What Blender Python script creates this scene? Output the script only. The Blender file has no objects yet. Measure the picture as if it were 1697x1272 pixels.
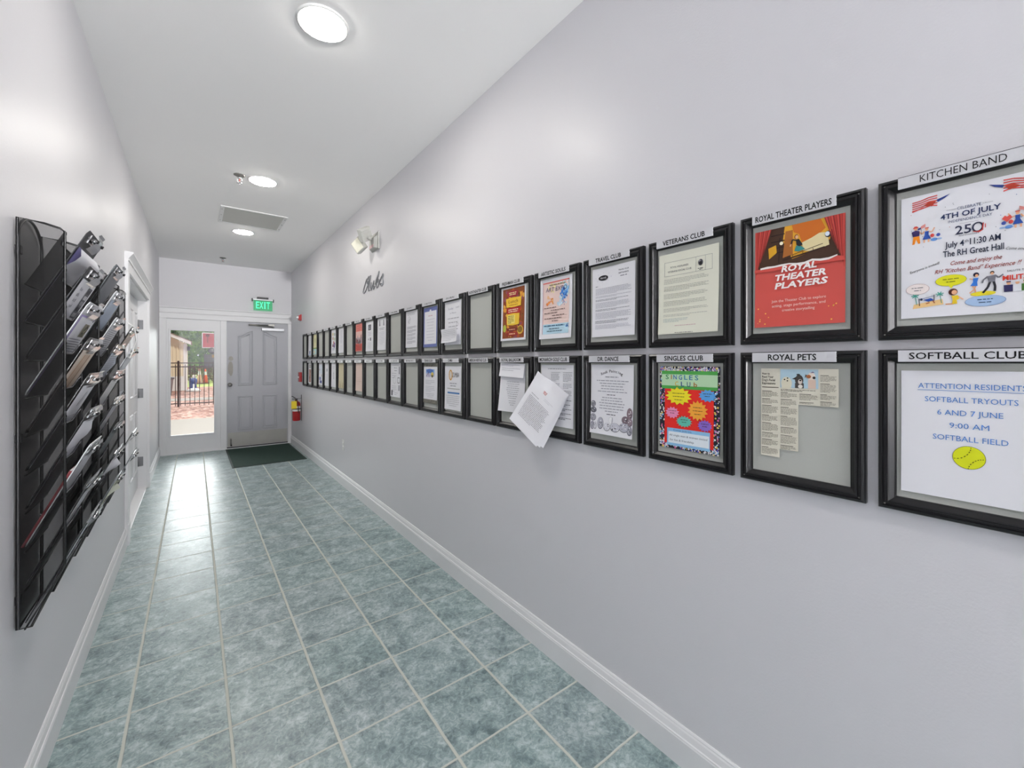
import bpy, bmesh, math, random
from mathutils import Vector, Matrix
PI = math.pi
SC = bpy.context.scene
COL = SC.collection

# ------------------------------------------------------------------ camera
IMG_W, FPX, U_VP, V_HOR, EYE = 1697, 696.64, 322.11, 600.99, 1.37
XR, XL, H, YF, YB = 1.331, -0.4148, 2.923, 8.06, -9.0      # right wall, left wall, ceiling, far wall, back wall
cam_data = bpy.data.cameras.new('camera')
cam = bpy.data.objects.new('camera', cam_data)
COL.objects.link(cam)
cam_data.sensor_width = 36.0
cam_data.lens = 36.0 * FPX / IMG_W
cam_data.shift_y = -(636.0 - V_HOR) / IMG_W
cam_data.clip_start = 0.02
cam_data.clip_end = 400
cam.location = (0, 0, EYE)
cam.rotation_euler = (PI / 2, 0, -math.atan2(848.5 - U_VP, FPX))
SC.camera = cam

# ------------------------------------------------------------------ view, world, sun
SC.view_settings.view_transform = 'Standard'
SC.view_settings.look = 'None'
SC.view_settings.gamma = 1.0
SC.view_settings.use_curve_mapping = False
SC.view_settings.exposure = 0.14
SC.cycles.transparent_max_bounces = 32
SC.cycles.max_bounces = 16
SC.cycles.diffuse_bounces = 8
SC.cycles.sample_clamp_indirect = 6.0

world = bpy.data.worlds.new('sky')
SC.world = world
world.use_nodes = True
wn = world.node_tree
wn.nodes.clear()
w_out = wn.nodes.new('ShaderNodeOutputWorld')
w_bg = wn.nodes.new('ShaderNodeBackground')
# bright hazy sky: pale blue-white overhead, a broad glow low in the sky beyond the end door
w_tc = wn.nodes.new('ShaderNodeTexCoord')
w_dot = wn.nodes.new('ShaderNodeVectorMath'); w_dot.operation = 'DOT_PRODUCT'
w_dot.inputs[1].default_value = Vector((-0.10, 1.0, 0.42)).normalized()
w_nrm = wn.nodes.new('ShaderNodeVectorMath'); w_nrm.operation = 'NORMALIZE'
w_ramp = wn.nodes.new('ShaderNodeValToRGB')
w_ramp.color_ramp.interpolation = 'EASE'
we = w_ramp.color_ramp.elements
we[0].position, we[0].color = 0.66, (0.032, 0.036, 0.042, 1)
we[1].position, we[1].color = 0.97, (0.95, 0.98, 1.0, 1)
wn.links.new(w_tc.outputs['Generated'], w_nrm.inputs[0])
wn.links.new(w_nrm.outputs[0], w_dot.inputs[0])
wn.links.new(w_dot.outputs['Value'], w_ramp.inputs[0])
w_bg.inputs['Strength'].default_value = 8.6
wn.links.new(w_ramp.outputs[0], w_bg.inputs[0])
wn.links.new(w_bg.outputs[0], w_out.inputs[0])

sun_data = bpy.data.lights.new('sun', 'SUN')
sun_data.energy = 1.95
sun_data.angle = math.radians(3)
sun_data.color = (1.0, 0.95, 0.87)
sun = bpy.data.objects.new('sun', sun_data)
COL.objects.link(sun)
sun.rotation_euler = Vector((-0.45, 0.72, -1.0)).to_track_quat('-Z', 'Y').to_euler()
fill_lamp = bpy.data.lights.new('added_fill_light', 'AREA')
fill_lamp.shape = 'RECTANGLE'
fill_lamp.size, fill_lamp.size_y = 0.44, 2.00
fill_lamp.energy = 5400
fill_lamp.color = (1.0, 0.99, 0.985)
fill_lamp_o = bpy.data.objects.new('added_fill_light', fill_lamp)
COL.objects.link(fill_lamp_o)
fill_lamp_o.location = (1.10, YB - 0.16, 1.20)
fill_lamp_o.rotation_euler = (PI / 2 + 1.52, 0, 0)                # unseen fill light added behind the viewer, tilted up to brighten the ceiling
LAMP_STRENGTH = 108.0        # radiance of the round ceiling lights

# ------------------------------------------------------------------ helpers
def lin(c):
    return c / 12.92 if c <= 0.04045 else ((c + 0.055) / 1.055) ** 2.4
def rgb(h):
    if isinstance(h, str):
        h = h.lstrip('#')
        h = tuple(int(h[i:i + 2], 16) for i in (0, 2, 4))
    return tuple(lin(v / 255.0) for v in h) + (1.0,)

MATS = {}
def mat(name, color='#808080', rough=0.5, metal=0.0, spec=0.5, var=0.06, scale=40.0, bump=0.0, bscale=300.0, emit=None, estr=0.0, aniso=0.0, coat=0.0):
    """procedural material: a noise varies the value and the gloss a little, an optional second noise gives relief"""
    if name in MATS:
        return MATS[name]
    m = bpy.data.materials.new(name)
    m.use_nodes = True
    nt = m.node_tree
    b = nt.nodes['Principled BSDF']
    b.inputs['Metallic'].default_value = metal
    b.inputs['Specular IOR Level'].default_value = spec
    b.inputs['Coat Weight'].default_value = coat
    tc = nt.nodes.new('ShaderNodeTexCoord')
    nz = nt.nodes.new('ShaderNodeTexNoise')
    nz.inputs['Scale'].default_value = scale
    nz.inputs['Detail'].default_value = 3
    nt.links.new(tc.outputs['Object'], nz.inputs['Vector'])
    c = rgb(color)
    mx = nt.nodes.new('ShaderNodeMix')
    mx.data_type = 'RGBA'
    mx.inputs[6].default_value = tuple(v * (1 - var) for v in c[:3]) + (1,)
    mx.inputs[7].default_value = tuple(min(1, v * (1 + var)) for v in c[:3]) + (1,)
    nt.links.new(nz.outputs['Fac'], mx.inputs[0])
    nt.links.new(mx.outputs[2], b.inputs['Base Color'])
    mr = nt.nodes.new('ShaderNodeMapRange')
    mr.inputs['To Min'].default_value = max(0.02, rough - 0.04)
    mr.inputs['To Max'].default_value = min(1, rough + 0.04)
    nt.links.new(nz.outputs['Fac'], mr.inputs['Value'])
    nt.links.new(mr.outputs[0], b.inputs['Roughness'])
    if bump:
        n2 = nt.nodes.new('ShaderNodeTexNoise')
        n2.inputs['Scale'].default_value = bscale
        n2.inputs['Detail'].default_value = 2
        nt.links.new(tc.outputs['Object'], n2.inputs['Vector'])
        bp = nt.nodes.new('ShaderNodeBump')
        bp.inputs['Strength'].default_value = bump
        bp.inputs['Distance'].default_value = 0.002
        nt.links.new(n2.outputs['Fac'], bp.inputs['Height'])
        nt.links.new(bp.outputs[0], b.inputs['Normal'])
    if emit:
        b.inputs['Emission Color'].default_value = rgb(emit)
        b.inputs['Emission Strength'].default_value = estr
    MATS[name] = m
    return m

def ink(hexcol):
    return mat('print_' + hexcol.lstrip('#'), hexcol, rough=0.62, spec=0.3, var=0.02, scale=60)

class MB:
    """collects polygons, each with a material, and links them as ONE mesh object"""
    def __init__(self):
        self.v, self.f, self.mi, self.mats, self.sm = [], [], [], [], []
        self.smooth = False
    def m(self, material):
        if material not in self.mats:
            self.mats.append(material)
        self.cur = self.mats.index(material)
        return self
    def add(self, vs, fs, smooth=None):
        o = len(self.v)
        self.v += [tuple(p) for p in vs]
        for f in fs:
            self.f.append([o + i for i in f])
            self.mi.append(self.cur)
            self.sm.append(self.smooth if smooth is None else smooth)
    def box(self, x0, x1, y0, y1, z0, z1):
        vs = [(x, y, z) for x in (x0, x1) for y in (y0, y1) for z in (z0, z1)]
        self.add(vs, [(0, 1, 3, 2), (4, 6, 7, 5), (0, 4, 5, 1), (2, 3, 7, 6), (0, 2, 6, 4), (1, 5, 7, 3)], False)
    def prism(self, pts, fn0, fn1):
        """polygon pts (2-D) swept between two placements fn0(p) and fn1(p)"""
        n = len(pts)
        vs = [fn0(p) for p in pts] + [fn1(p) for p in pts]
        fs = [tuple(range(n))[::-1], tuple(range(n, 2 * n))]
        fs += [(i, (i + 1) % n, n + (i + 1) % n, n + i) for i in range(n)]
        self.add(vs, fs, False)
    def loft(self, loops, close=True, cap0=False, cap1=False, smooth=None):
        n = len(loops[0])
        vs = [p for l in loops for p in l]
        fs = []
        for k in range(len(loops) - 1):
            for i in range(n if close else n - 1):
                j = (i + 1) % n
                fs.append((k * n + i, k * n + j, (k + 1) * n + j, (k + 1) * n + i))
        if cap0: fs.append(tuple(range(n))[::-1])
        if cap1: fs.append(tuple(range((len(loops) - 1) * n, len(loops) * n)))
        self.add(vs, fs, smooth)
    def lathe(self, prof, c=(0, 0, 0), axis='z', n=24, cap=True, smooth=True):
        loops = []
        for r, h in prof:
            l = []
            for i in range(n):
                a = 2 * PI * i / n
                p, q = r * math.cos(a), r * math.sin(a)
                l.append({'z': (c[0] + p, c[1] + q, c[2] + h), 'y': (c[0] + p, c[1] + h, c[2] + q), 'x': (c[0] + h, c[1] + p, c[2] + q)}[axis])
            loops.append(l)
        self.loft(loops, True, cap, cap, smooth)
    def tube(self, path, r, n=8, closed=False, smooth=True):
        P = [Vector(p) for p in path]
        loops = []
        N = len(P)
        up = Vector((0.31, 0.17, 0.93)).normalized()
        for i, p in enumerate(P):
            if closed: t = P[(i + 1) % N] - P[i - 1]
            else: t = P[min(i + 1, N - 1)] - P[max(i - 1, 0)]
            t.normalize()
            a = t.cross(up)
            if a.length < 1e-3: a = t.cross(Vector((1, 0, 0)))
            a.normalize()
            b = t.cross(a)
            rr = r[i] if isinstance(r, (list, tuple)) else r
            loops.append([tuple(p + a * rr * math.cos(2 * PI * k / n) + b * rr * math.sin(2 * PI * k / n)) for k in range(n)])
        if closed: loops.append(loops[0])
        self.loft(loops, True, not closed, not closed, smooth)
    def build(self, name, parent=None, loc=(0, 0, 0), rot=(0, 0, 0), bevel=0.0, seg=2):
        me = bpy.data.meshes.new(name)
        me.from_pydata(self.v, [], self.f)
        for m_ in self.mats: me.materials.append(m_)
        me.polygons.foreach_set('material_index', self.mi)
        me.polygons.foreach_set('use_smooth', self.sm)
        bm = bmesh.new()
        bm.from_mesh(me)
        bmesh.ops.recalc_face_normals(bm, faces=bm.faces)
        bm.to_mesh(me)
        bm.free()
        me.update()
        o = bpy.data.objects.new(name, me)
        COL.objects.link(o)
        o.location = loc
        o.rotation_euler = rot
        if parent: o.parent = parent
        if bevel:
            md = o.modifiers.new('bevel', 'BEVEL')
            md.width = bevel
            md.segments = seg
            md.limit_method = 'ANGLE'
            md.angle_limit = math.radians(40)
        return o

def tag(o, label=None, cat=None, group=None, kind=None):
    if label: o['label'] = label
    if cat: o['category'] = cat
    if group: o['group'] = group
    if kind: o['kind'] = kind
    return o
def empty(name, loc, rot=(0, 0, 0)):
    o = bpy.data.objects.new(name, None)
    COL.objects.link(o)
    o.empty_display_size = 0.05
    o.location = loc
    o.rotation_euler = rot
    return o
def kids(o):
    return [c for c in bpy.data.objects if c.parent == o]
def copy_tree(o, parent=None):
    c = o.copy()
    COL.objects.link(c)
    if parent is not None: c.parent = parent
    for ch in kids(o):
        copy_tree(ch, c)
    return c
R_RIGHT, R_LEFT = (0, 0, -PI / 2), (0, 0, PI / 2)     # local x runs to the viewer's right, local -y out of the wall

# ---- flat printing on paper: everything in the sheet's own x (right) / z (up), conforming to its curl
TXT = {}
def text_geo(s, bold):
    k = (s, bold)
    if k not in TXT:
        cu = bpy.data.curves.new('tmp', 'FONT')
        cu.body = s
        cu.size = 1.0
        cu.resolution_u = 2
        cu.offset = bold
        ob = bpy.data.objects.new('tmp', cu)
        COL.objects.link(ob)
        bpy.context.view_layer.update()
        me = bpy.data.meshes.new_from_object(ob.evaluated_get(bpy.context.evaluated_depsgraph_get()))
        TXT[k] = ([(v.co.x, v.co.y) for v in me.vertices], [list(p.vertices) for p in me.polygons])
        bpy.data.objects.remove(ob)
        bpy.data.curves.remove(cu)
        bpy.data.meshes.remove(me)
    return TXT[k]

class Print:
    def __init__(self, out=0.0, bend=None):
        self.mb, self.out, self.bend = MB(), out, bend or (lambda x, z: 0.0)
    def P(self, x, z, L):
        return (x, -(self.out + self.bend(x, z) + 0.00035 * L), z)
    def rect(self, x0, z0, x1, z1, col, L=1, step=0.03):
        self.mb.m(ink(col) if isinstance(col, str) else col)
        nx = max(1, int(math.ceil(abs(x1 - x0) / step)))
        nz = max(1, int(math.ceil(abs(z1 - z0) / step)))
        vs = [self.P(x0 + (x1 - x0) * i / nx, z0 + (z1 - z0) * j / nz, L) for j in range(nz + 1) for i in range(nx + 1)]
        fs = [(j * (nx + 1) + i, j * (nx + 1) + i + 1, (j + 1) * (nx + 1) + i + 1, (j + 1) * (nx + 1) + i) for j in range(nz) for i in range(nx)]
        self.mb.add(vs, fs)
    def poly(self, pts, col, L=1):
        self.mb.m(ink(col) if isinstance(col, str) else col)
        self.mb.add([self.P(x, z, L) for x, z in pts], [tuple(range(len(pts)))])
    def ell(self, cx, cz, rx, rz, col, L=1, n=20, rot=0.0):
        c, s = math.cos(rot), math.sin(rot)
        p = [(rx * math.cos(2 * PI * i / n), rz * math.sin(2 * PI * i / n)) for i in range(n)]
        self.poly([(cx + a * c - b * s, cz + a * s + b * c) for a, b in p], col, L)
    def ring(self, cx, cz, rx, rz, w, col, L=1, n=24):
        self.line([(cx + rx * math.cos(2 * PI * i / n), cz + rz * math.sin(2 * PI * i / n)) for i in range(n + 1)], w, col, L)
    def star(self, cx, cz, rx, rz, n, col, L=1, inner=0.72):
        self.poly([(cx + rx * (1 if i % 2 else inner) * math.cos(PI * i / n), cz + rz * (1 if i % 2 else inner) * math.sin(PI * i / n)) for i in range(2 * n)], col, L)
    def line(self, pts, w, col, L=1):
        self.mb.m(ink(col) if isinstance(col, str) else col)
        for (ax, az), (bx, bz) in zip(pts, pts[1:]):
            d = math.hypot(bx - ax, bz - az) or 1e-9
            nx, nz = -(bz - az) / d * w / 2, (bx - ax) / d * w / 2
            self.mb.add([self.P(ax + nx, az + nz, L), self.P(ax - nx, az - nz, L), self.P(bx - nx, bz - nz, L), self.P(bx + nx, bz + nz, L)], [(0, 1, 2, 3)])
    def text(self, s, x, z, cap, col, L=2, align='c', width=None, shear=0.0, bold=0.0, rot=0.0, sx=1.0, arch=0.0):
        """cap = capital height; width = the length to fit the string to"""
        vs, fs = text_geo(s, bold)
        if not vs: return
        self.mb.m(ink(col) if isinstance(col, str) else col)
        x0, x1 = min(v[0] for v in vs), max(v[0] for v in vs)
        k = cap / 0.70
        kx = width / max(1e-6, x1 - x0) if width else k * sx
        W = (x1 - x0) * kx
        o = {'c': -W / 2, 'l': 0.0, 'r': -W}[align]
        c, sn = math.cos(rot), math.sin(rot)
        out = []
        for a, b in vs:
            p, q = (a - x0) * kx + o, b * k
            p += q * shear
            if arch: q -= arch * (p / (W / 2)) ** 2
            out.append(self.P(x + p * c - q * sn, z + p * sn + q * c, L))
        self.mb.add(out, fs)
    def lines(self, x0, x1, z, n, dz, th, col, L=1, seed=0, align='l', last=0.6, gap=0.12):
        """rows of small word-like strokes: body text too small to be read"""
        rnd = random.Random(seed)
        for k in range(n):
            zz = z - k * dz
            w = (x1 - x0) * (last if k == n - 1 else rnd.uniform(0.9, 1.0))
            if align == 'c':
                w *= rnd.uniform(0.75, 1.0)
                a = (x0 + x1) / 2 - w / 2
            else: a = x0
            e, p = a + w, a
            while p < e - 0.001:
                q = min(e, p + rnd.uniform(2.0, 7.0) * th)
                self.rect(p, zz - th / 2, q, zz + th / 2, col, L, step=1)
                p = q + th * 0.9
    def build(self, name, parent=None, **k):
        return self.mb.build(name, parent, **k)

def sheet(name, w, h, material, bend=None, out=0.0, parent=None, nx=8, nz=10, **k):
    b = bend or (lambda x, z: 0.0)
    mb = MB()
    mb.m(material)
    mb.smooth = True
    vs = [(-w / 2 + w * i / nx, -(out + b(-w / 2 + w * i / nx, -h / 2 + h * j / nz)), -h / 2 + h * j / nz) for j in range(nz + 1) for i in range(nx + 1)]
    fs = [(j * (nx + 1) + i, j * (nx + 1) + i + 1, (j + 1) * (nx + 1) + i + 1, (j + 1) * (nx + 1) + i) for j in range(nz) for i in range(nx)]
    mb.add(vs, fs)
    return mb.build(name, parent, **k)

# ------------------------------------------------------------------ materials
M_WALL = mat('wall_paint', '#d7d6da', rough=0.42, spec=0.42, var=0.015, scale=3, bump=0.16, bscale=160)
M_CEIL = mat('ceiling_paint', '#f9f8f7', rough=0.75, spec=0.25, var=0.012, scale=2, bump=0.10, bscale=220)
M_TRIM = mat('white_trim_paint', '#e4e4e6', rough=0.38, var=0.015, scale=6)
M_DOOR = mat('grey_door_paint', '#b2b3b9', rough=0.42, var=0.03, scale=5)
M_WDOOR = mat('white_door_paint', '#e0e0e3', rough=0.40, var=0.02, scale=5)
M_STEEL = mat('brushed_steel', '#8f8e8a', rough=0.42, metal=1.0, var=0.14, scale=9)
M_CHROME = mat('chrome', '#d8d8da', rough=0.14, metal=1.0, var=0.03)
M_ALU = mat('silver_paint', '#c9cace', rough=0.35, metal=0.35, var=0.03)
M_DARKMETAL = mat('dark_metal', '#3a3a3c', rough=0.4, metal=0.6)
M_BLACK = mat('black_plastic', '#17171b', rough=0.34, spec=0.5, var=0.10)
M_FRAME = mat('black_frame_moulding', '#101013', rough=0.30, spec=0.42, var=0.02, scale=2)
M_BACK = mat('grey_backing_board', '#b9bbb5', rough=0.7, var=0.03, scale=300, bump=0.25, bscale=900)
M_PLATE = mat('silver_nameplate', '#d6d6da', rough=0.35, metal=0.15, var=0.02)
M_PAPER = mat('white_paper', '#e9e9ee', rough=0.7, spec=0.25, var=0.015, scale=12)
M_CREAM = mat('cream_paper', '#e6e6d6', rough=0.7, spec=0.25, var=0.02, scale=12)
M_NEWS = mat('newsprint', '#dedacb', rough=0.8, spec=0.2, var=0.03, scale=30)
M_PINK = mat('pink_paper', '#e9d3c8', rough=0.7, spec=0.25, var=0.02, scale=12)
M_TAN = mat('tan_paper', '#d9d0b0', rough=0.7, spec=0.25, var=0.05, scale=18)
M_RED = mat('red_enamel', '#a3121a', rough=0.3, var=0.05, coat=0.3)
M_YELLOW = mat('yellow_tag_card', '#ecd22c', rough=0.6, var=0.03)
M_MAT = mat('green_black_mat', '#34453f', rough=0.9, spec=0.15, var=0.22, scale=260, bump=0.8, bscale=700)
M_WHITEP = mat('white_plastic', '#e3e3e2', rough=0.35, var=0.02)

def m_mesh(name, lo, hi):
    m = bpy.data.materials.new(name)
    m.use_nodes = True
    nt = m.node_tree
    b = nt.nodes['Principled BSDF']
    b.inputs['Base Color'].default_value = rgb('#0a0a0c')
    b.inputs['Specular IOR Level'].default_value = 0.25
    b.inputs['Roughness'].default_value = 0.5
    tr = nt.nodes.new('ShaderNodeBsdfTransparent')
    mx = nt.nodes.new('ShaderNodeMixShader')
    tc = nt.nodes.new('ShaderNodeTexCoord')
    nz = nt.nodes.new('ShaderNodeTexNoise')
    nz.inputs['Scale'].default_value = 900
    nt.links.new(tc.outputs['Object'], nz.inputs['Vector'])
    mr = nt.nodes.new('ShaderNodeMapRange')
    mr.inputs['From Min'].default_value = 0.3
    mr.inputs['From Max'].default_value = 0.7
    mr.inputs['To Min'].default_value = lo
    mr.inputs['To Max'].default_value = hi
    nt.links.new(nz.outputs['Fac'], mr.inputs['Value'])
    nt.links.new(mr.outputs[0], mx.inputs[0])          # share of wire against open holes
    nt.links.new(tr.outputs[0], mx.inputs[1])
    nt.links.new(b.outputs[0], mx.inputs[2])
    nt.links.new(mx.outputs[0], nt.nodes['Material Output'].inputs[0])
    return m
M_MESH = m_mesh('black_steel_mesh', 0.36, 0.62)
M_MESH2 = m_mesh('dense_black_steel_mesh', 0.80, 0.95)

def m_clear(name, tint, clear, rough=0.05):
    m = bpy.data.materials.new(name)
    m.use_nodes = True
    nt = m.node_tree
    nt.nodes.clear()
    o = nt.nodes.new('ShaderNodeOutputMaterial')
    tr = nt.nodes.new('ShaderNodeBsdfTransparent')
    tr.inputs[0].default_value = tint
    gl = nt.nodes.new('ShaderNodeBsdfGlossy')
    gl.inputs['Roughness'].default_value = rough
    fr = nt.nodes.new('ShaderNodeFresnel')
    fr.inputs[0].default_value = 1.45
    ad = nt.nodes.new('ShaderNodeMath')
    ad.operation = 'MULTIPLY_ADD'
    ad.inputs[1].default_value = 0.8
    ad.inputs[2].default_value = 1 - clear
    mx = nt.nodes.new('ShaderNodeMixShader')
    nt.links.new(fr.outputs[0], ad.inputs[0])
    nt.links.new(ad.outputs[0], mx.inputs[0])
    nt.links.new(tr.outputs[0], mx.inputs[1])
    nt.links.new(gl.outputs[0], mx.inputs[2])
    nt.links.new(mx.outputs[0], o.inputs[0])
    return m
M_GLASS = m_clear('window_glass', (0.97, 0.98, 0.97, 1), 1.0, 0.02)
M_ACRYL = m_clear('clear_acrylic', (0.9, 0.9, 0.93, 1), 0.80, 0.12)

def m_floor():
    m = bpy.data.materials.new('teal_slate_tile')
    m.use_nodes = True
    nt = m.node_tree
    N, Lk = nt.nodes.new, nt.links.new
    b = nt.nodes['Principled BSDF']
    tc = N('ShaderNodeTexCoord')
    mp = N('ShaderNodeMapping')
    T = 0.3116
    mp.inputs['Scale'].default_value = (1 / T, 1 / T, 1)
    mp.inputs['Location'].default_value = (0.2034 / T, -3.1462 / T, 0)
    Lk(tc.outputs['Object'], mp.inputs[0])
    sp = N('ShaderNodeSeparateXYZ')
    Lk(mp.outputs[0], sp.inputs[0])
    def math_(op, a, b_=None, clamp=False):
        n = N('ShaderNodeMath'); n.operation = op; n.use_clamp = clamp
        for i, v in enumerate((a, b_)):
            if v is None: continue
            if isinstance(v, (int, float)): n.inputs[i].default_value = v
            else: Lk(v, n.inputs[i])
        return n.outputs[0]
    # wobble of the joint edges
    wob = N('ShaderNodeTexNoise'); wob.inputs['Scale'].default_value = 14; wob.inputs['Detail'].default_value = 2
    Lk(tc.outputs['Object'], wob.inputs['Vector'])
    wv = math_('MULTIPLY', math_('SUBTRACT', wob.outputs['Fac'], 0.5), 0.012)
    edges = []
    for ax, gw in ((0, 0.019), (1, 0.0145)):
        fr = math_('FRACT', math_('ADD', sp.outputs[ax], wv))
        d = math_('MINIMUM', fr, math_('SUBTRACT', 1.0, fr))
        mr = N('ShaderNodeMapRange'); mr.interpolation_type = 'SMOOTHSTEP'
        mr.inputs['From Min'].default_value = gw * 0.55
        mr.inputs['From Max'].default_value = gw * 1.25
        Lk(d, mr.inputs['Value'])
        edges.append(mr.outputs[0])
    tile = math_('MINIMUM', edges[0], edges[1])            # 1 on the tile, 0 in the joint
    # per-tile offset and value
    fl = N('ShaderNodeVectorMath'); fl.operation = 'FLOOR'
    Lk(mp.outputs[0], fl.inputs[0])
    wn_ = N('ShaderNodeTexWhiteNoise'); wn_.noise_dimensions = '3D'
    Lk(fl.outputs[0], wn_.inputs['Vector'])
    off = N('ShaderNodeVectorMath'); off.operation = 'MULTIPLY_ADD'
    off.inputs[1].default_value = (7, 7, 7)
    Lk(wn_.outputs['Color'], off.inputs[0]); Lk(tc.outputs['Object'], off.inputs[2])
    big = N('ShaderNodeTexNoise'); big.inputs['Scale'].default_value = 9; big.inputs['Detail'].default_value = 9; big.inputs['Roughness'].default_value = 0.66; big.inputs['Distortion'].default_value = 0.5
    Lk(off.outputs[0], big.inputs['Vector'])
    fine = N('ShaderNodeTexNoise'); fine.inputs['Scale'].default_value = 42; fine.inputs['Detail'].default_value = 8; fine.inputs['Roughness'].default_value = 0.7; fine.inputs['Distortion'].default_value = 0.9
    Lk(off.outputs[0], fine.inputs['Vector'])
    vein = N('ShaderNodeTexNoise'); vein.inputs['Scale'].default_value = 5; vein.inputs['Detail'].default_value = 5; vein.inputs['Distortion'].default_value = 1.6
    Lk(off.outputs[0], vein.inputs['Vector'])
    vabs = math_('ABSOLUTE', math_('SUBTRACT', vein.outputs['Fac'], 0.5))
    vm = N('ShaderNodeMapRange'); vm.inputs['From Min'].default_value = 0.0; vm.inputs['From Max'].default_value = 0.012; vm.inputs['To Min'].default_value = 0.30; vm.inputs['To Max'].default_value = 0.0
    Lk(vabs, vm.inputs['Value'])
    mixn = math_('ADD', math_('MULTIPLY', big.outputs['Fac'], 0.5), math_('MULTIPLY', fine.outputs['Fac'], 0.5))
    cr = N('ShaderNodeValToRGB')
    e = cr.color_ramp.elements
    e[0].position, e[0].color = 0.38, rgb('#54686b')
    e[1].position, e[1].color = 0.63, rgb('#c3cdcd')
    k = e.new(0.50); k.color = rgb('#8a9b9c')
    Lk(mixn, cr.inputs[0])
    tint = N('ShaderNodeMix'); tint.data_type = 'RGBA'; tint.blend_type = 'MULTIPLY'
    tint.inputs[0].default_value = 0.9
    hue = N('ShaderNodeValToRGB')
    hue.color_ramp.elements[0].color = (0.93, 1.0, 0.985, 1)
    hue.color_ramp.elements[1].color = (0.98, 0.99, 1.0, 1)
    Lk(wn_.outputs['Value'], hue.inputs[0])
    Lk(cr.outputs[0], tint.inputs[6]); Lk(hue.outputs[0], tint.inputs[7])
    vmix = N('ShaderNodeMix'); vmix.data_type = 'RGBA'
    vmix.inputs[7].default_value = rgb('#c4d0ca')
    Lk(vm.outputs[0], vmix.inputs[0]); Lk(tint.outputs[2], vmix.inputs[6])
    gm = N('ShaderNodeMix'); gm.data_type = 'RGBA'
    gm.inputs[6].default_value = rgb('#c2c5bb')
    Lk(tile, gm.inputs[0]); Lk(vmix.outputs[2], gm.inputs[7])
    Lk(gm.outputs[2], b.inputs['Base Color'])
    rr = N('ShaderNodeMapRange'); rr.inputs['To Min'].default_value = 0.24; rr.inputs['To Max'].default_value = 0.40
    Lk(fine.outputs['Fac'], rr.inputs['Value'])
    rg = N('ShaderNodeMix'); rg.data_type = 'FLOAT'
    rg.inputs[2].default_value = 0.9
    Lk(tile, rg.inputs[0]); Lk(rr.outputs[0], rg.inputs[3])
    Lk(rg.outputs[0], b.inputs['Roughness'])
    b.inputs['Specular IOR Level'].default_value = 1.0
    hgt = math_('ADD', math_('MULTIPLY', tile, 1.0), math_('ADD', math_('MULTIPLY', fine.outputs['Fac'], 0.5), math_('MULTIPLY', big.outputs['Fac'], 0.5)))
    bp = N('ShaderNodeBump'); bp.inputs['Strength'].default_value = 0.5; bp.inputs['Distance'].default_value = 0.004
    Lk(hgt, bp.inputs['Height']); Lk(bp.outputs[0], b.inputs['Normal'])
    return m
M_FLOOR = m_floor()

# ------------------------------------------------------------------ room shell
def structure(name, mb, label=None, **k):
    o = mb.build(name, **k)
    o['kind'] = 'structure'
    if label: o['label'] = label
    return o
OY0, OY1, OZ = 4.34, 6.10, 2.06        # double-door opening in the left wall
FX0, FX1, FZ = -0.378, 1.318, 2.04     # door and sidelight opening in the far wall
mb = MB(); mb.m(M_FLOOR); mb.box(XL - 0.2, XR, YB, YF + 0.14, -0.08, 0.0)
structure('floor', mb, 'teal slate-look floor tiles with pale grout')
mb = MB(); mb.m(M_CEIL); mb.box(XL - 0.2, XR + 0.12, YB - 0.1, YF + 0.14, H, H + 0.1)
structure('ceiling', mb, 'smooth pale grey ceiling')
mb = MB(); mb.m(M_WALL); mb.box(XR, XR + 0.12, YB, YF + 0.14, -0.08, H)
structure('wall_right', mb, 'pale grey wall carrying the two rows of frames')
mb = MB(); mb.m(M_WALL)
mb.box(XL - 0.2, XL, YB, OY0, -0.08, H); mb.box(XL - 0.2, XL, OY1, YF + 0.14, -0.08, H); mb.box(XL - 0.2, XL, OY0, OY1, OZ, H)
structure('wall_left', mb, 'pale grey wall carrying the black mesh racks')
mb = MB(); mb.m(M_WALL)
mb.box(XL, FX0, YF, YF + 0.14, 0, H); mb.box(FX1, XR, YF, YF + 0.14, 0, H); mb.box(FX0, FX1, YF, YF + 0.14, FZ, H)
structure('wall_far', mb, 'short grey wall above the exit door')
mb = MB(); mb.m(M_WALL)
mb.box(XL, 0.86, YB - 0.1, YB, 0, H); mb.box(0.86, XR, YB - 0.1, YB, 2.25, H); mb.box(0.86, XR, YB - 0.1, YB, 0, 0.15)  # opening made up to let the added fill light into the corridor
structure('wall_back', mb, 'end wall behind the viewer with an opening added for the fill light')

# baseboards
BB = [(0, 0), (0.016, 0), (0.016, 0.090), (0.0145, 0.094), (0.0145, 0.098), (0.0115, 0.101), (0.0085, 0.120), (0.006, 0.125), (0.006, 0.129), (0.003, 0.134), (0, 0.134)]
mb = MB(); mb.m(M_TRIM); mb.prism(BB, lambda p: (XR - p[0], YB, p[1]), lambda p: (XR - p[0], YF, p[1]))
structure('baseboard_right', mb, 'white moulded baseboard under the frames')
mb = MB(); mb.m(M_TRIM)
for a, b_ in ((YB, OY0 - 0.095), (OY1 + 0.10, YF)):
    mb.prism(BB, lambda p: (XL + p[0], a, p[1]), lambda p: (XL + p[0], b_, p[1]))
structure('baseboard_left', mb, 'white moulded baseboard under the mesh racks')

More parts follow.
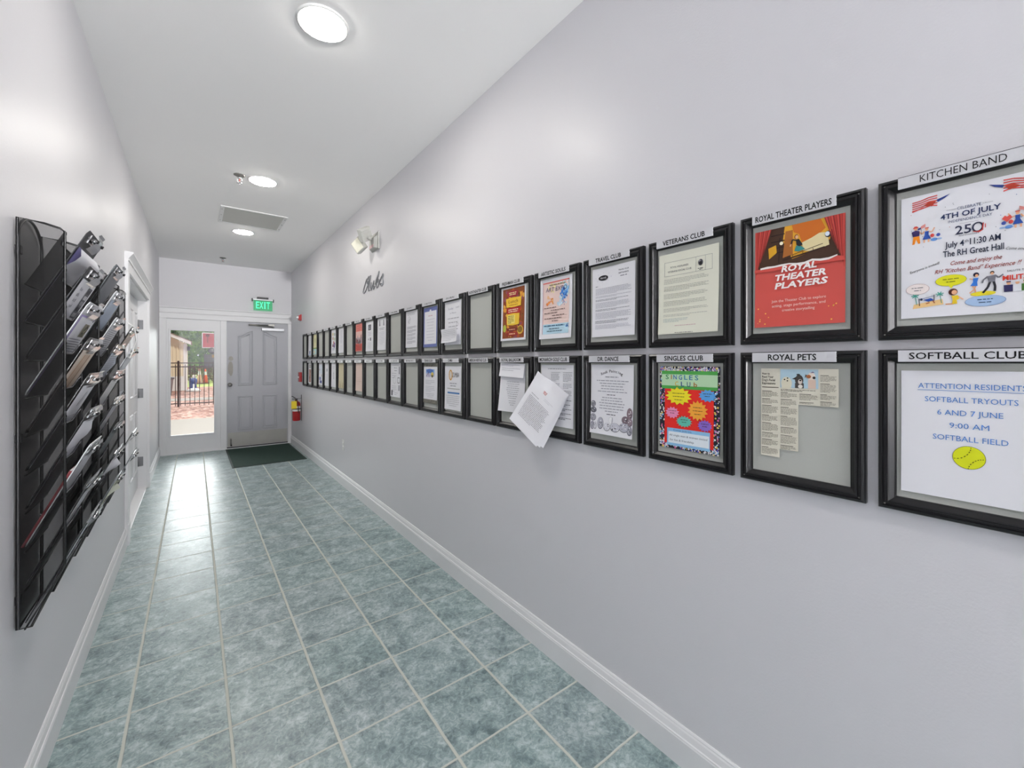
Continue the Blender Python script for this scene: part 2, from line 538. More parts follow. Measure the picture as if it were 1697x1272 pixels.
# far wall casing
mb = MB(); mb.m(M_TRIM)
y0 = YF - 0.022
mb.box(XL + 0.001, FX0 + 0.045, y0, YF + 0.10, 0, 2.035)                    # left jamb
mb.box(0.328, 0.410, y0 + 0.006, YF + 0.10, 0, 2.035)                      # mullion between sidelight and door
mb.box(FX1 - 0.041, XR - 0.001, y0, YF + 0.10, 0, 2.035)                    # right jamb
mb.box(XL + 0.001, XR - 0.001, y0 - 0.004, YF + 0.10, 2.035, 2.115)         # lower band of the header
mb.box(XL + 0.001, XR - 0.001, y0 - 0.012, YF + 0.05, 2.115, 2.125)
mb.box(XL + 0.001, XR - 0.001, y0 + 0.002, YF + 0.05, 2.125, 2.190)         # upper band
mb.box(XL + 0.001, XR - 0.001, y0 - 0.018, YF + 0.05, 2.190, 2.206)         # cap
structure('trim_1', mb, 'white casing and header round the exit door and sidelight', bevel=0.004)

# sidelight: a white full-glass panel
GX0, GX1, GZ0, GZ1 = -0.285, 0.250, 0.28, 1.86
SX0, SX1 = FX0 + 0.043, 0.330
w1 = empty('window_1', (0, YF + 0.05, 0)); w1['kind'] = 'structure'; w1['label'] = 'tall glass sidelight left of the grey door'
mb = MB(); mb.m(M_TRIM)
mb.box(SX0, GX0, -0.045, 0.0, 0.008, 2.034); mb.box(GX1, SX1, -0.045, 0.0, 0.008, 2.034)
mb.box(GX0, GX1, -0.045, 0.0, 0.008, GZ0); mb.box(GX0, GX1, -0.045, 0.0, GZ1, 2.034)
mb.build('sash', w1)
mb = MB(); mb.m(M_TRIM)
g = 0.022
for (a, b_, c, d) in ((GX0 - g, GX0 + 0.004, GZ0 - g, GZ1 + g), (GX1 - 0.004, GX1 + g, GZ0 - g, GZ1 + g), (GX0, GX1, GZ0 - g, GZ0 + 0.004), (GX0, GX1, GZ1 - 0.004, GZ1 + g)):
    mb.box(a, b_, -0.055, -0.040, c, d)
mb.build('glazing_bead', w1, bevel=0.004)
mb = MB(); mb.m(M_GLASS); mb.box(GX0, GX1, -0.020, -0.016, GZ0, GZ1)
mb.build('glass_pane', w1)

# grey exit door
DX0, DX1, DZ0, DZ1 = 0.411, 1.277, 0.018, 2.0345
d1 = empty('door_1', (0, YF + 0.05, 0)); d1['kind'] = 'structure'; d1['label'] = 'grey four-panel exit door with steel kick plate'
mb = MB(); mb.m(M_DOOR); mb.box(DX0, DX1, -0.045, 0.0, DZ0, DZ1)
mb.build('slab', d1, bevel=0.0015)
mb = MB(); mb.m(M_BLACK); mb.box(DX0, DX1, -0.044, 0.004, DZ1 - 0.004, DZ1 + 0.004)  # black strip stands in for the shadow line along the door top
mb.build('top_shade_strip', d1)
def panel_loops(pts, steps):
    """moulding rings: each step (inset, proud) shrinks the outline towards its centre"""
    n = len(pts)
    res = []
    for ins, pr in steps:
        l = []
        for i in range(n):
            p0, p, p1 = Vector(pts[i - 1]), Vector(pts[i]), Vector(pts[(i + 1) % n])
            a, b2 = (p - p0).normalized(), (p1 - p).normalized()
            na, nb = Vector((-a.y, a.x)), Vector((-b2.y, b2.x))
            m_ = (na + nb)
            m_ = m_ / max(0.3, m_.length_squared / 2)
            q = p + m_ * ins
            l.append((q.x, -0.045 - pr, q.y))
        res.append(l)
    return res
STEPS = [(0, 0.0), (0.004, 0.006), (0.012, 0.008), (0.020, 0.0015), (0.030, 0.001), (0.046, 0.006)]
def door_panel(x0, x1, z0, z1, arch=0):
    pts = [(x0, z0), (x1, z0)]
    if arch:
        for i in range(9):
            t = i / 8
            s = t * t * (3 - 2 * t)
            pts.append((x1 + (x0 - x1) * t, (z1 - 0.09 * s) if arch > 0 else (z1 - 0.09 * (1 - s))))
    else: pts += [(x1, z1), (x0, z1)]
    mb = MB(); mb.m(M_DOOR)
    mb.loft(panel_loops(pts, STEPS), True, False, True, False)
    return mb.build('raised_panel', d1)
door_panel(0.557, 0.762, 1.00, 1.895, arch=1)
door_panel(0.905, 1.115, 1.00, 1.895, arch=-1)
door_panel(0.557, 0.762, 0.285, 0.835)
door_panel(0.905, 1.115, 0.285, 0.835)
mb = MB(); mb.m(mat('kick_plate_steel', '#a9a8a3', rough=0.5, metal=0.85, var=0.12, scale=7)); mb.box(DX0 + 0.012, DX1 - 0.012, -0.0475, -0.045, 0.030, 0.252)
o = mb.build('kick_plate', d1); o['label'] = 'brushed steel kick plate'
mb = MB(); mb.m(M_STEEL)
mb.lathe([(0.030, 0), (0.030, -0.008), (0.014, -0.010), (0.014, -0.030), (0.026, -0.038), (0.030, -0.050), (0.024, -0.062), (0.0, -0.064)], (0.452, -0.045, 1.022), 'y', 20)
o = mb.build('door_knob', d1); o['label'] = 'round steel knob'
mb = MB(); mb.m(mat('worn_door_paint', '#a7a39c', rough=0.6, var=0.10, scale=18))
def blob(cx, cz, rx, rz, n, seed):
    r = random.Random(seed)
    return [(cx + rx * (1 + r.uniform(-.18, .18)) * math.cos(2 * PI * i / n), cz + rz * (1 + r.uniform(-.1, .1)) * math.sin(2 * PI * i / n)) for i in range(n)]
mb.add([(x, -0.0456, z) for x, z in blob(0.462, 1.28, 0.036, 0.115, 18, 3)], [tuple(range(18))])
mb.add([(x, -0.0456, z) for x, z in blob(0.465, 1.44, 0.034, 0.036, 14, 4)], [tuple(range(14))])
o = mb.build('worn_paint_patch', d1); o['label'] = 'pale patch of worn paint above the knob'
mb = MB(); mb.m(M_ALU)
mb.box(0.885, 1.215, -0.105, -0.045, 1.900, 1.948)
o = mb.build('door_closer', d1, bevel=0.006); o['label'] = 'silver hydraulic door closer'
mb2 = MB(); mb2.m(M_STEEL)
mb2.lathe([(0.018, 0), (0.018, 0.022), (0.0, 0.022)], (1.05, -0.075, 1.948), 'z', 14)
mb2.tube([(1.05, -0.075, 1.966), (0.87, -0.135, 1.972), (0.70, -0.180, 1.976)], 0.009, 8)
mb2.tube([(0.70, -0.180, 1.986), (0.88, -0.090, 1.992), (1.00, -0.055, 1.996)], 0.009, 8)
mb2.box(0.985, 1.075, -0.070, -0.045, 1.985, 2.012)
mb2.build('closer_arm', o)
mb = MB(); mb.m(M_STEEL)
mb.box(0.452, 0.478, -0.056, -0.0475, 0.055, 0.165)
mb.tube([(0.465, -0.062, 0.150), (0.465, -0.070, 0.110), (0.468, -0.075, 0.066)], 0.008, 8)
mb.m(M_BLACK); mb.lathe([(0.011, 0), (0.012, -0.018), (0.0, -0.018)], (0.468, -0.075, 0.066), 'z', 12)
o = mb.build('kick_down_holder', d1); o['label'] = 'small flip-down door stop'
mb = MB(); mb.m(M_BLACK); mb.box(DX0 + 0.001, DX1 - 0.001, -0.050, -0.004, 0.0085, 0.026)
mb.build('door_sweep', d1)
mb = MB(); mb.m(M_TRIM); mb.box(SX0 - 0.05, FX1, YF - 0.045, YF + 0.12, 0.0, 0.009)
structure('door_sill_trim', mb, 'pale threshold under door and sidelight', bevel=0.002)

# left double door: casing, jambs, two leaves
mb = MB(); mb.m(M_TRIM)
cx0, cx1 = XL, XL + 0.020
for a, b_ in ((OY0 - 0.092, OY0), (OY1, OY1 + 0.092)):
    mb.box(cx0, cx1, a, b_, 0.15, OZ)
    mb.box(cx0, cx1 + 0.004, a - 0.003, b_ + 0.003, 0, 0.155)                # plinth block
HD = [(0, 2.06), (0.020, 2.06), (0.020, 2.135), (0.027, 2.137), (0.027, 2.146), (0.022, 2.148), (0.026, 2.158), (0.036, 2.172), (0.046, 2.186), (0.050, 2.190), (0.050, 2.202), (0, 2.205)]
mb.prism(HD, lambda p: (XL + p[0], OY0 - 0.105, p[1]), lambda p: (XL + p[0], OY1 + 0.105, p[1]))
mb.box(XL - 0.2, XL, OY0 - 0.001, OY0 + 0.018, 0, OZ); mb.box(XL - 0.2, XL, OY1 - 0.018, OY1 + 0.001, 0, OZ); mb.box(XL - 0.2, XL, OY0, OY1, OZ - 0.018, OZ + 0.001)
structure('trim_2', mb, 'white casing with crown head round the left-hand doorway')
mb = MB(); mb.m(M_TRIM); mb.box(XL - 0.20, XL - 0.001, OY0 + 0.018, OY1 - 0.018, 0.0, 0.014)
structure('door_sill_trim', mb, 'white threshold of the left-hand doorway', bevel=0.004)
d2 = empty('door_2', (XL - 0.075, 0, 0), (0, 0, PI / 2)); d2['kind'] = 'structure'; d2['label'] = 'white panelled double door in the left wall'
mid = (OY0 + OY1) / 2
for a, b_ in ((OY0 + 0.020, mid - 0.002), (mid + 0.002, OY1 - 0.020)):
    mb = MB(); mb.m(M_WDOOR); mb.box(a, b_, 0.0, 0.042, 0.018, OZ - 0.020)
    leaf = mb.build('door_leaf', d2, bevel=0.003)
    for z0, z1 in ((0.22, 0.86), (1.02, 1.90)):
        for x0, x1 in ((a + 0.12, (a + b_) / 2 - 0.05), ((a + b_) / 2 + 0.05, b_ - 0.12)):
            mb = MB(); mb.m(M_WDOOR)
            L = panel_loops([(x0, z0), (x1, z0), (x1, z1), (x0, z1)], STEPS)
            mb.loft([[(p[0], p[1] + 0.045, p[2]) for p in l] for l in L], True, False, True, False)
            mb.build('raised_panel', leaf)
for hz in (0.30, 1.04, 1.785):
    for yy in (OY0 + 0.020, OY1 - 0.020):
        mb = MB(); mb.m(mat('hinge_metal', '#86878b', rough=0.5, metal=0.3))
        s = 1 if yy > mid else -1
        mb.box(min(yy, yy - 0.003 * s), max(yy, yy - 0.003 * s), -0.045, -0.004, hz - 0.05, hz + 0.05)
        mb.lathe([(0.0065, -0.052), (0.0065, 0.052)], (yy - 0.004 * s, -0.006, hz), 'z', 10)
        o = mb.build('hinge', d2); o['label'] = 'brushed steel hinge'

# ------------------------------------------------------------------ ceiling fittings
M_LAMP = mat('lamp_diffuser', '#ffffff', rough=0.5, emit='#fffaf2', estr=LAMP_STRENGTH)
def ceiling_light(x, y, label):
    t = tag(empty('ceiling_light', (x, y, H)), label, 'ceiling light', 'round recessed ceiling lights')
    mb = MB(); mb.m(M_WHITEP)
    mb.lathe([(0.112, 0), (0.112, -0.004), (0.104, -0.008), (0.098, -0.006), (0.098, 0)], n=40, cap=False)
    mb.build('trim_ring', t)
    mb = MB(); mb.m(M_LAMP)
    mb.lathe([(0.098, -0.004), (0.094, -0.010), (0.075, -0.015), (0.04, -0.018), (0.0, -0.019)], n=40, cap=False)
    mb.build('diffuser', t)
    return t
ceiling_light(0.467, 4.15, 'lit round ceiling light beside the near sprinkler')
ceiling_light(0.463, 5.90, 'lit round ceiling light beyond the square return vent')
ceiling_light(0.470, 2.06, 'lit round ceiling light cut by the top edge of the photo')
for y in (-1.6, -3.5, -5.4, -7.3):
    ceiling_light(0.470, y, 'round ceiling light behind the viewer')

t = tag(empty('return_vent', (0.503, 5.32, H)), 'square white-framed return air vent with grey filter in the ceiling', 'vent')
mb = MB(); mb.m(M_WHITEP)
a, b_ = 0.295, 0.262
for (x0, x1, y0_, y1) in ((-a, a, -a, -b_), (-a, a, b_, a), (-a, -b_, -b_, b_), (b_, a, -b_, b_)):
    mb.box(x0, x1, y0_, y1, -0.008, 0.0)
mb.build('frame', t, bevel=0.002)
mb = MB(); mb.m(mat('vent_filter', '#bdbdb8', rough=0.9, var=0.05, scale=200))
for i in range(42):
    yy = -b_ + 2 * b_ * (i + 0.5) / 42
    mb.add([(-b_, yy - 0.0058, -0.001), (b_, yy - 0.0058, -0.001), (b_, yy + 0.0058, -0.006), (-b_, yy + 0.0058, -0.006)], [(0, 1, 2, 3)])
mb.build('grille', t)
for x in (-0.28, 0.28):
    for y in (-0.2, 0.0, 0.2):
        mb = MB(); mb.m(M_STEEL)
        mb.lathe([(0.006, -0.008), (0.005, -0.0105), (0, -0.011)], (x, y, 0), 'z', 10)
        mb.build('screw', t)

def sprinkler(x, y, label, drop):
    t = tag(empty('sprinkler_head', (x, y, H)), label, 'sprinkler')
    mb = MB(); mb.m(M_STEEL); mb.lathe([(0.042, 0), (0.041, -0.004), (0.030, -0.010), (0.018, -0.014), (0.014, -0.014)], n=28)
    mb.build('escutcheon', t)
    mb = MB(); mb.m(M_CHROME)
    mb.lathe([(0.012, -0.012), (0.012, -0.028), (0.008, -0.032), (0, -0.032)], n=16)
    for s in (-1, 1):
        mb.tube([(0.010 * s, 0, -0.026), (0.017 * s, 0, -0.036), (0.013 * s, 0, -0.050 - drop), (0.003 * s, 0, -0.058 - drop)], 0.0024, 6)
    mb.build('frame_arms', t)
    mb = MB(); mb.m(mat('red_glass_bulb', '#b04030', rough=0.15)); mb.lathe([(0, -0.032), (0.003, -0.034), (0.003, -0.050), (0, -0.054)], n=10)
    mb.build('glass_bulb', t)
    mb = MB(); mb.m(M_CHROME); mb.lathe([(0, -0.058 - drop), (0.019, -0.059 - drop), (0.020, -0.062 - drop), (0, -0.062 - drop)], n=20)
    mb.build('deflector', t)
sprinkler(0.298, 4.135, 'chrome sprinkler head beside the lit ceiling light', 0.006)
sprinkler(0.337, 7.54, 'small sprinkler head on the ceiling near the end wall', 0.0)

# ------------------------------------------------------------------ exit sign
t = tag(empty('exit_sign', (0.905, YF, 2.33)), 'edge-lit sign with glowing green EXIT letters above the grey door', 'exit sign')
mb = MB(); mb.m(M_BLACK); mb.box(-0.085, 0.075, -0.075, 0.0, 0.088, 0.118)
mb.build('wall_mount', t, bevel=0.003)
mb = MB(); mb.m(M_ALU); mb.box(-0.150, 0.145, -0.062, -0.022, 0.066, 0.088); mb.build('top_rail', t, bevel=0.003)
for x in (-0.160, 0.141):
    mb = MB(); mb.m(M_BLACK); mb.box(x, x + 0.014, -0.066, -0.018, 0.046, 0.094)
    mb.build('end_cap', t, bevel=0.003)
def m_glow(name, c, s, fac):
    m = bpy.data.materials.new(name); m.use_nodes = True
    nt = m.node_tree
    b = nt.nodes['Principled BSDF']
    b.inputs['Base Color'].default_value = rgb('#4f9a76')
    b.inputs['Roughness'].default_value = 0.2
    b.inputs['Emission Color'].default_value = rgb(c)
    b.inputs['Emission Strength'].default_value = s
    tr = nt.nodes.new('ShaderNodeBsdfTransparent'); mx = nt.nodes.new('ShaderNodeMixShader'); mx.inputs[0].default_value = fac
    nt.links.new(tr.outputs[0], mx.inputs[1]); nt.links.new(b.outputs[0], mx.inputs[2])
    nt.links.new(mx.outputs[0], nt.nodes['Material Output'].inputs[0])
    return m
mb = MB(); mb.m(m_glow('edge_lit_acrylic', '#2fb070', 0.5, 0.60)); mb.box(-0.135, 0.135, -0.044, -0.040, -0.100, 0.066)
mb.build('acrylic_panel', t)
pr = Print(0.0445); M_EXIT = mat('exit_letters', '#1f7a50', rough=0.4, emit='#3cf0a4', estr=1.5)
for k, ch in enumerate('EXIT'):
    pr.text(ch, (-0.078, -0.024, 0.026, 0.074)[k], -0.066, 0.112, M_EXIT, 1, width=(0.044, 0.052, 0.017, 0.050)[k], bold=0.012)
pr.build('letters', t)['label'] = 'glowing green EXIT letters'

# ------------------------------------------------------------------ right-wall fittings
def rwall(y, z, name, label, cat, group=None):
    return tag(empty(name, (XR, y, z), R_RIGHT), label, cat, group)
# alarm strobe
t = rwall(7.24, 2.075, 'alarm_strobe', 'red fire alarm strobe with clear lens beside the door header', 'alarm strobe')
mb = MB(); mb.m(M_RED); mb.box(-0.055, 0.055, -0.012, 0, -0.05, 0.05)
mb.loft([[(x, -0.012, z) for x, z in ((-.05, -.045), (.05, -.045), (.05, .045), (-.05, .045))], [(x, -0.040, z) for x, z in ((-.042, -.036), (.042, -.036), (.042, .032), (-.042, .032))]], True, False, True, False)
mb.build('housing', t, bevel=0.003)
mb = MB(); mb.m(mat('strobe_lens', '#e9edee', rough=0.1, spec=0.8)); mb.loft([[(x, -0.040, z) for x, z in ((-.03, -.014), (.03, -.014), (.03, .018), (-.03, .018))], [(x, -0.066, z) for x, z in ((-.018, -.006), (.018, -.006), (.018, .012), (-.018, .012))]], True, True, True, False)
mb.build('lens', t)
# pull station
t = rwall(7.20, 1.15, 'fire_pull_station', 'red fire pull station between the door casing and the lower frames', 'fire alarm')
mb = MB(); mb.m(M_RED); mb.box(-0.045, 0.045, -0.042, 0, -0.075, 0.075); mb.build('body', t, bevel=0.005)
mb = MB(); mb.m(M_WHITEP); mb.box(-0.034, 0.034, -0.054, -0.040, -0.012, 0.008); mb.build('pull_bar', t, bevel=0.003)
# extinguisher
t = rwall(7.20, 0.66, 'fire_extinguisher', 'red fire extinguisher with yellow tag hanging by the grey door', 'fire extinguisher')
c = (0, -0.072, 0)
mb = MB(); mb.m(M_RED)
mb.lathe([(0.0, -0.185), (0.048, -0.183), (0.056, -0.172), (0.057, 0.055), (0.055, 0.080), (0.044, 0.104), (0.026, 0.118), (0.018, 0.122), (0.018, 0.130), (0, 0.130)], c, 'z', 28)
mb.build('cylinder', t)
mb = MB(); mb.m(M_WHITEP); mb.lathe([(0.0578, -0.035), (0.0578, 0.045)], c, 'z', 28, cap=False); mb.build('paper_label', t)['label'] = 'white instruction label'
mb = MB(); mb.m(M_BLACK); mb.lathe([(0.0588, -0.006), (0.0596, -0.004), (0.0596, 0.008), (0.0588, 0.010)], c, 'z', 28, cap=False); mb.box(-0.012, 0.012, -0.012, 0.0, -0.006, 0.010)
mb.build('strap', t)
mb = MB(); mb.m(M_DARKMETAL); mb.lathe([(0.016, 0.128), (0.016, 0.156), (0.010, 0.160), (0, 0.160)], c, 'z', 14)
mb.tube([(0, -0.072, 0.150), (-0.02, -0.09, 0.170), (-0.045, -0.115, 0.186), (-0.06, -0.125, 0.190)], 0.007, 8)
mb.tube([(0, -0.072, 0.143), (-0.025, -0.095, 0.150), (-0.055, -0.12, 0.150)], 0.006, 8)
mb.build('valve_handle', t)
mb = MB(); mb.m(M_CHROME); mb.lathe([(0.012, 0), (0.012, -0.012), (0, -0.012)], (0.0, -0.088, 0.140), 'y', 16); mb.build('pressure_gauge', t)
mb = MB(); mb.m(M_BLACK); mb.tube([(0.015, -0.075, 0.142), (0.045, -0.085, 0.135), (0.066, -0.062, 0.10), (0.068, -0.058, 0.02), (0.066, -0.056, -0.06)], 0.006, 8)
mb.build('hose', t)
mb = MB(); mb.m(M_YELLOW); mb.box(0.060, 0.063, -0.152, -0.078, 0.008, 0.124); mb.tube([(0.0615, -0.115, 0.124), (0.035, -0.095, 0.150), (0, -0.085, 0.152)], 0.0012, 5)
mb.build('inspection_tag', t)['label'] = 'yellow inspection tag'
mb = MB(); mb.m(M_DARKMETAL); mb.box(-0.014, 0.014, -0.004, 0, -0.19, 0.215); mb.box(-0.010, 0.010, -0.066, 0, 0.150, 0.158)
mb.build('wall_bracket', t)
# outlet
t = rwall(4.89, 0.452, 'wall_outlet', 'small white outlet cover low on the right wall', 'outlet')
mb = MB(); mb.m(M_WHITEP); mb.box(-0.035, 0.035, -0.006, 0, -0.0575, 0.0575); mb.build('cover_plate', t, bevel=0.003)
for z in (-0.02, 0.02):
    mb = MB(); mb.m(M_WHITEP); mb.lathe([(0.016, -0.006), (0.016, -0.008), (0, -0.008)], (0, 0, z), 'y', 18); mb.build('receptacle', t)
# emergency light
t = rwall(3.80, 2.475, 'emergency_light', 'white emergency light with two square heads high on the right wall', 'emergency light')
mb = MB(); mb.m(mat('grey_white_plastic', '#bdbdb8', rough=0.5))
mb.box(-0.13, 0.06, -0.012, 0, -0.075, 0.080)
mb.loft([[(x, -0.014, z) for x, z in ((-.12, -.07), (.05, -.07), (.05, .05), (-.12, .05))], [(x, -0.040, z) for x, z in ((-.10, -.062), (.020, -.062), (.020, .03), (-.10, .03))]], True, False, True, False)
mb.build('housing', t, bevel=0.004)
mb = MB(); mb.m(mat('battery_label', '#d9b8ba', rough=0.5)); mb.box(-0.09, 0.012, -0.0415, -0.040, -0.058, -0.03); mb.build('label_strip', t)['label'] = 'pale pink label strip'
def lamp_head(x, z, ry, rx, face):
    e = MB(); e.m(mat('grey_white_plastic', '#bdbdb8', rough=0.5))
    s = 0.058
    e.box(-s, s, -0.035, 0.012, -s, s)
    for i in range(5): e.box(-s * 0.9, s * 0.9, 0.012, 0.018, -0.045 + i * 0.020, -0.039 + i * 0.020)
    e.lathe([(0.014, 0.012), (0.014, 0.04), (0, 0.04)], (0, 0, -0.03), 'y', 12)
    o = e.build('lamp_head', t, (x, -0.100, z), (rx, ry, face), bevel=0.006)
    e = MB(); e.m(mat('lamp_lens', '#f2f0df', rough=0.15, spec=0.7)); e.box(-s * 0.86, s * 0.86, -0.038, -0.035, -s * 0.86, s * 0.86)
    e.build('lens', o)
lamp_head(-0.01, 0.050, 0.55, -0.25, -1.25)
lamp_head(-0.175, -0.010, -0.45, 0.35, 0.35)
# script lettering
t = rwall(3.91, 2.12, 'wall_lettering', 'grey script lettering that reads Clubs on the right wall', 'wall sign')
M_SCRIPT = mat('grey_metal_letters', '#97989c', rough=0.5, metal=0.1)
def smooth_path(pts, n=6):
    out = []
    P = [pts[0]] + pts + [pts[-1]]
    for i in range(1, len(P) - 2):
        a, b2, c2, d = P[i - 1], P[i], P[i + 1], P[i + 2]
        for k in range(n):
            u = k / n
            out.append(tuple(0.5 * (2 * b2[j] + (c2[j] - a[j]) * u + (2 * a[j] - 5 * b2[j] + 4 * c2[j] - d[j]) * u * u + (3 * b2[j] - a[j] - 3 * c2[j] + d[j]) * u ** 3) for j in (0, 1)))
    out.append(pts[-1])
    return out
SCRIPT = {
    'C': [(-.165, .008), (-.150, .040), (-.120, .072), (-.100, .066), (-.115, .030), (-.160, .060), (-.215, .020), (-.262, -.030), (-.275, -.058), (-.250, -.070), (-.200, -.050), (-.150, -.012)],
    'l': [(-.150, -.012), (-.110, .030), (-.066, .068), (-.056, .070), (-.078, .035), (-.112, -.025), (-.124, -.056), (-.112, -.064), (-.094, -.056)],
    'u': [(-.046, .008), (-.062, -.035), (-.062, -.058), (-.044, -.064), (-.008, -.030), (.028, .010), (.010, -.035), (.008, -.058), (.024, -.064), (.052, -.040)],
    'b': [(.060, -.030), (.120, .030), (.160, .068), (.168, .070), (.135, .030), (.095, -.030), (.095, -.058), (.120, -.064), (.155, -.045), (.168, -.010), (.150, .004), (.130, -.020)],
    's': [(.170, -.030), (.215, .005), (.262, .034), (.272, .028), (.255, .000), (.270, -.035), (.245, -.064), (.205, -.058), (.200, -.040), (.230, -.045)]}
for ch, pts in SCRIPT.items():
    mb = MB(); mb.m(M_SCRIPT)
    pp = smooth_path(pts)
    mb.tube([(x, -0.0045, z) for x, z in pp], [0.0036 + 0.0018 * abs(math.sin(i * 0.35)) for i in range(len(pp))], 8)
    mb.build('letter', t)

# ------------------------------------------------------------------ door mat
t = tag(empty('door_mat', (0, 0, 0)), 'dark green rubber-edged door mat in front of the grey door', 'door mat')
mb = MB(); mb.m(M_MAT); mb.box(0.412, 1.262, 6.565, 7.985, 0.0, 0.009); mb.build('pile', t, bevel=0.003)
mb = MB(); mb.m(mat('mat_rubber_edge', '#2a3532', rough=0.7))
for (x0, x1, y0_, y1) in ((0.392, 0.414, 6.545, 8.0), (1.260, 1.282, 6.545, 8.0), (0.412, 1.262, 6.545, 6.567), (0.412, 1.262, 7.983, 8.0)):
    mb.box(x0, x1, y0_, y1, 0.0, 0.006)
mb.build('rubber_edge', t)

# ------------------------------------------------------------------ notice frames, two rows of twenty-two
FY, FP, FW, FH = 7.005, 0.3204, 0.297, 0.377
ZT, ZB = 1.6125, 1.2125
MOULD = [(0, 0), (0, 0.014), (0.002, 0.019), (0.007, 0.022), (0.009, 0.022), (0.0105, 0.018), (0.0145, 0.018), (0.0155, 0.021), (0.019, 0.0215), (0.0215, 0.018), (0.029, 0.011), (0.0315, 0.010), (0.0325, 0.004)]
def mb_border():
    mb = MB(); mb.m(M_FRAME)
    loops = []
    for ins, d in MOULD:
        x, z = FW / 2 - ins, FH / 2 - ins
        loops.append([(-x, -d, -z), (x, -d, -z), (x, -d, z), (-x, -d, z)])
    mb.loft(loops, True, False, False, False)
    return mb
def frame_xyz(i, row):
    return (XR, FY - FP * i - FW / 2, ZT if row == 'T' else ZB)
NAMES = {('T', 21): 'KITCHEN BAND', ('T', 20): 'ROYAL THEATER PLAYERS', ('T', 19): 'VETERANS CLUB', ('T', 18): 'TRAVEL CLUB', ('T', 17): 'ARTISTIC SOULS', ('T', 16): 'FRESHMAN CLUB', ('T', 15): 'NORTHEASTER CLUB',
         ('B', 21): 'SOFTBALL CLUB', ('B', 20): 'ROYAL PETS', ('B', 19): 'SINGLES CLUB', ('B', 18): 'DR. DANCE', ('B', 17): 'MONARCH GOLF CLUB', ('B', 16): 'ROYAL BALLROOM', ('B', 15): 'AMERICAN HERITAGE CLUB', ('B', 14): 'ZUMBA', ('B', 13): 'TENNIS CLUB'}
EMPTY = {('T', 0), ('T', 3), ('T', 4), ('T', 7), ('T', 11), ('T', 15), ('B', 0), ('B', 2), ('B', 7), ('B', 9), ('B', 10), ('B', 12), ('B', 15)}
ORD = ['first', 'second', 'third', 'fourth', 'fifth', 'sixth', 'seventh', 'eighth', 'ninth', 'tenth', 'eleventh', 'twelfth', 'thirteenth', 'fourteenth', 'fifteenth', 'sixteenth', 'seventeenth', 'eighteenth', 'nineteenth', 'twentieth', 'twenty-first', 'twenty-second']
border0 = back0 = None
FR = {}
def plate_text_width(s):
    return min(0.184, 0.0117 * len(s))
for row in 'TB':
    for i in range(22):
        t = empty('framed_noticeboard', frame_xyz(i, row), R_RIGHT)
        FR[row, i] = t
        rn = 'upper' if row == 'T' else 'lower'
        if (row, i) in NAMES:
            n = NAMES[row, i].title().replace('Zumba', 'dance-fitness')
            lab = f'black frame with nameplate {n} in the {rn} row' if n != 'dance-fitness' else 'black frame holding the sheet with blue bar and orange emblem'
            if (row, i) == ('B', 15): lab = 'empty black frame left of the Royal Ballroom frame in the lower row'
            if (row, i) == ('B', 13): lab = 'black frame holding the flyer with sky-blue photo, lower row'
            if (row, i) == ('T', 15): lab = 'empty black frame left of the Freshman Club frame in the upper row'
        else:
            lab = f'{"empty" if (row, i) in EMPTY else "filled"} black frame, {ORD[i]} from the door in the {rn} row'
        tag(t, lab, 'picture frame', 'black notice frames on the right wall')
        if border0 is None:
            border0 = mb_border().build('border', t)
            mb = MB(); mb.m(M_BACK); mb.box(-FW / 2 + 0.026, FW / 2 - 0.026, -0.006, -0.001, -FH / 2 + 0.026, FH / 2 - 0.026)
            back0 = mb.build('backing_board', t)
        else:
            for o in (border0, back0):
                c = o.copy(); COL.objects.link(c); c.parent = t
        if i == 0: continue
        px = -0.010 if i != 14 else -0.014
        mb = MB(); mb.m(M_PLATE); mb.box(px - 0.101, px + 0.101, -0.0245, -0.020, 0.160, 0.1865)
        pl = mb.build('nameplate', t)
        pr = Print(0.0245)
        if (row, i) in NAMES:
            s = NAMES[row, i]
            thin = (row, i) == ('T', 21)
            if s == 'SOFTBALL CLUB': pr.text(s, px + 0.004, 0.1662, 0.0148, '#101014', 1, width=0.172, bold=0.012)
            else: pr.text(s, px, 0.1652, 0.0162, '#141417', 1, width=plate_text_width(s) if not thin else 0.128, bold=0.022 if not thin else -0.002)
            if thin:
                for z in (0.1861,): pr.line([(px - 0.101, z), (px + 0.101, z)], 0.0010, '#1a1a1c', 1)
        else:
            r = random.Random(i * 7 + (row == 'T'))
            w = r.uniform(0.09, 0.15)
            x = px - w / 2
            while x < px + w / 2:                       # lettering too far off to be read
                d = r.uniform(0.003, 0.006)
                pr.rect(x, 0.168, x + d * 0.5, 0.179, '#3c3c40', 1, 1)
                if r.random() < 0.6: pr.rect(x, r.choice((0.168, 0.1735, 0.177)), x + d + 0.002, r.choice((0.1695, 0.175, 0.179)), '#3c3c40', 1, 1)
                x += d + 0.0045
        pr.build('lettering', pl)
        if i >= 20:
            for sx in (-1, 1):
                for sz in (-1, 1):
                    mb = MB(); mb.m(M_STEEL); mb.lathe([(0.0022, -0.0185), (0.0015, -0.0195), (0, -0.0195)], (sx * (FW / 2 - 0.0125), 0, sz * (FH / 2 - 0.0125)), 'y', 8)
                    mb.build('corner_pin', t)

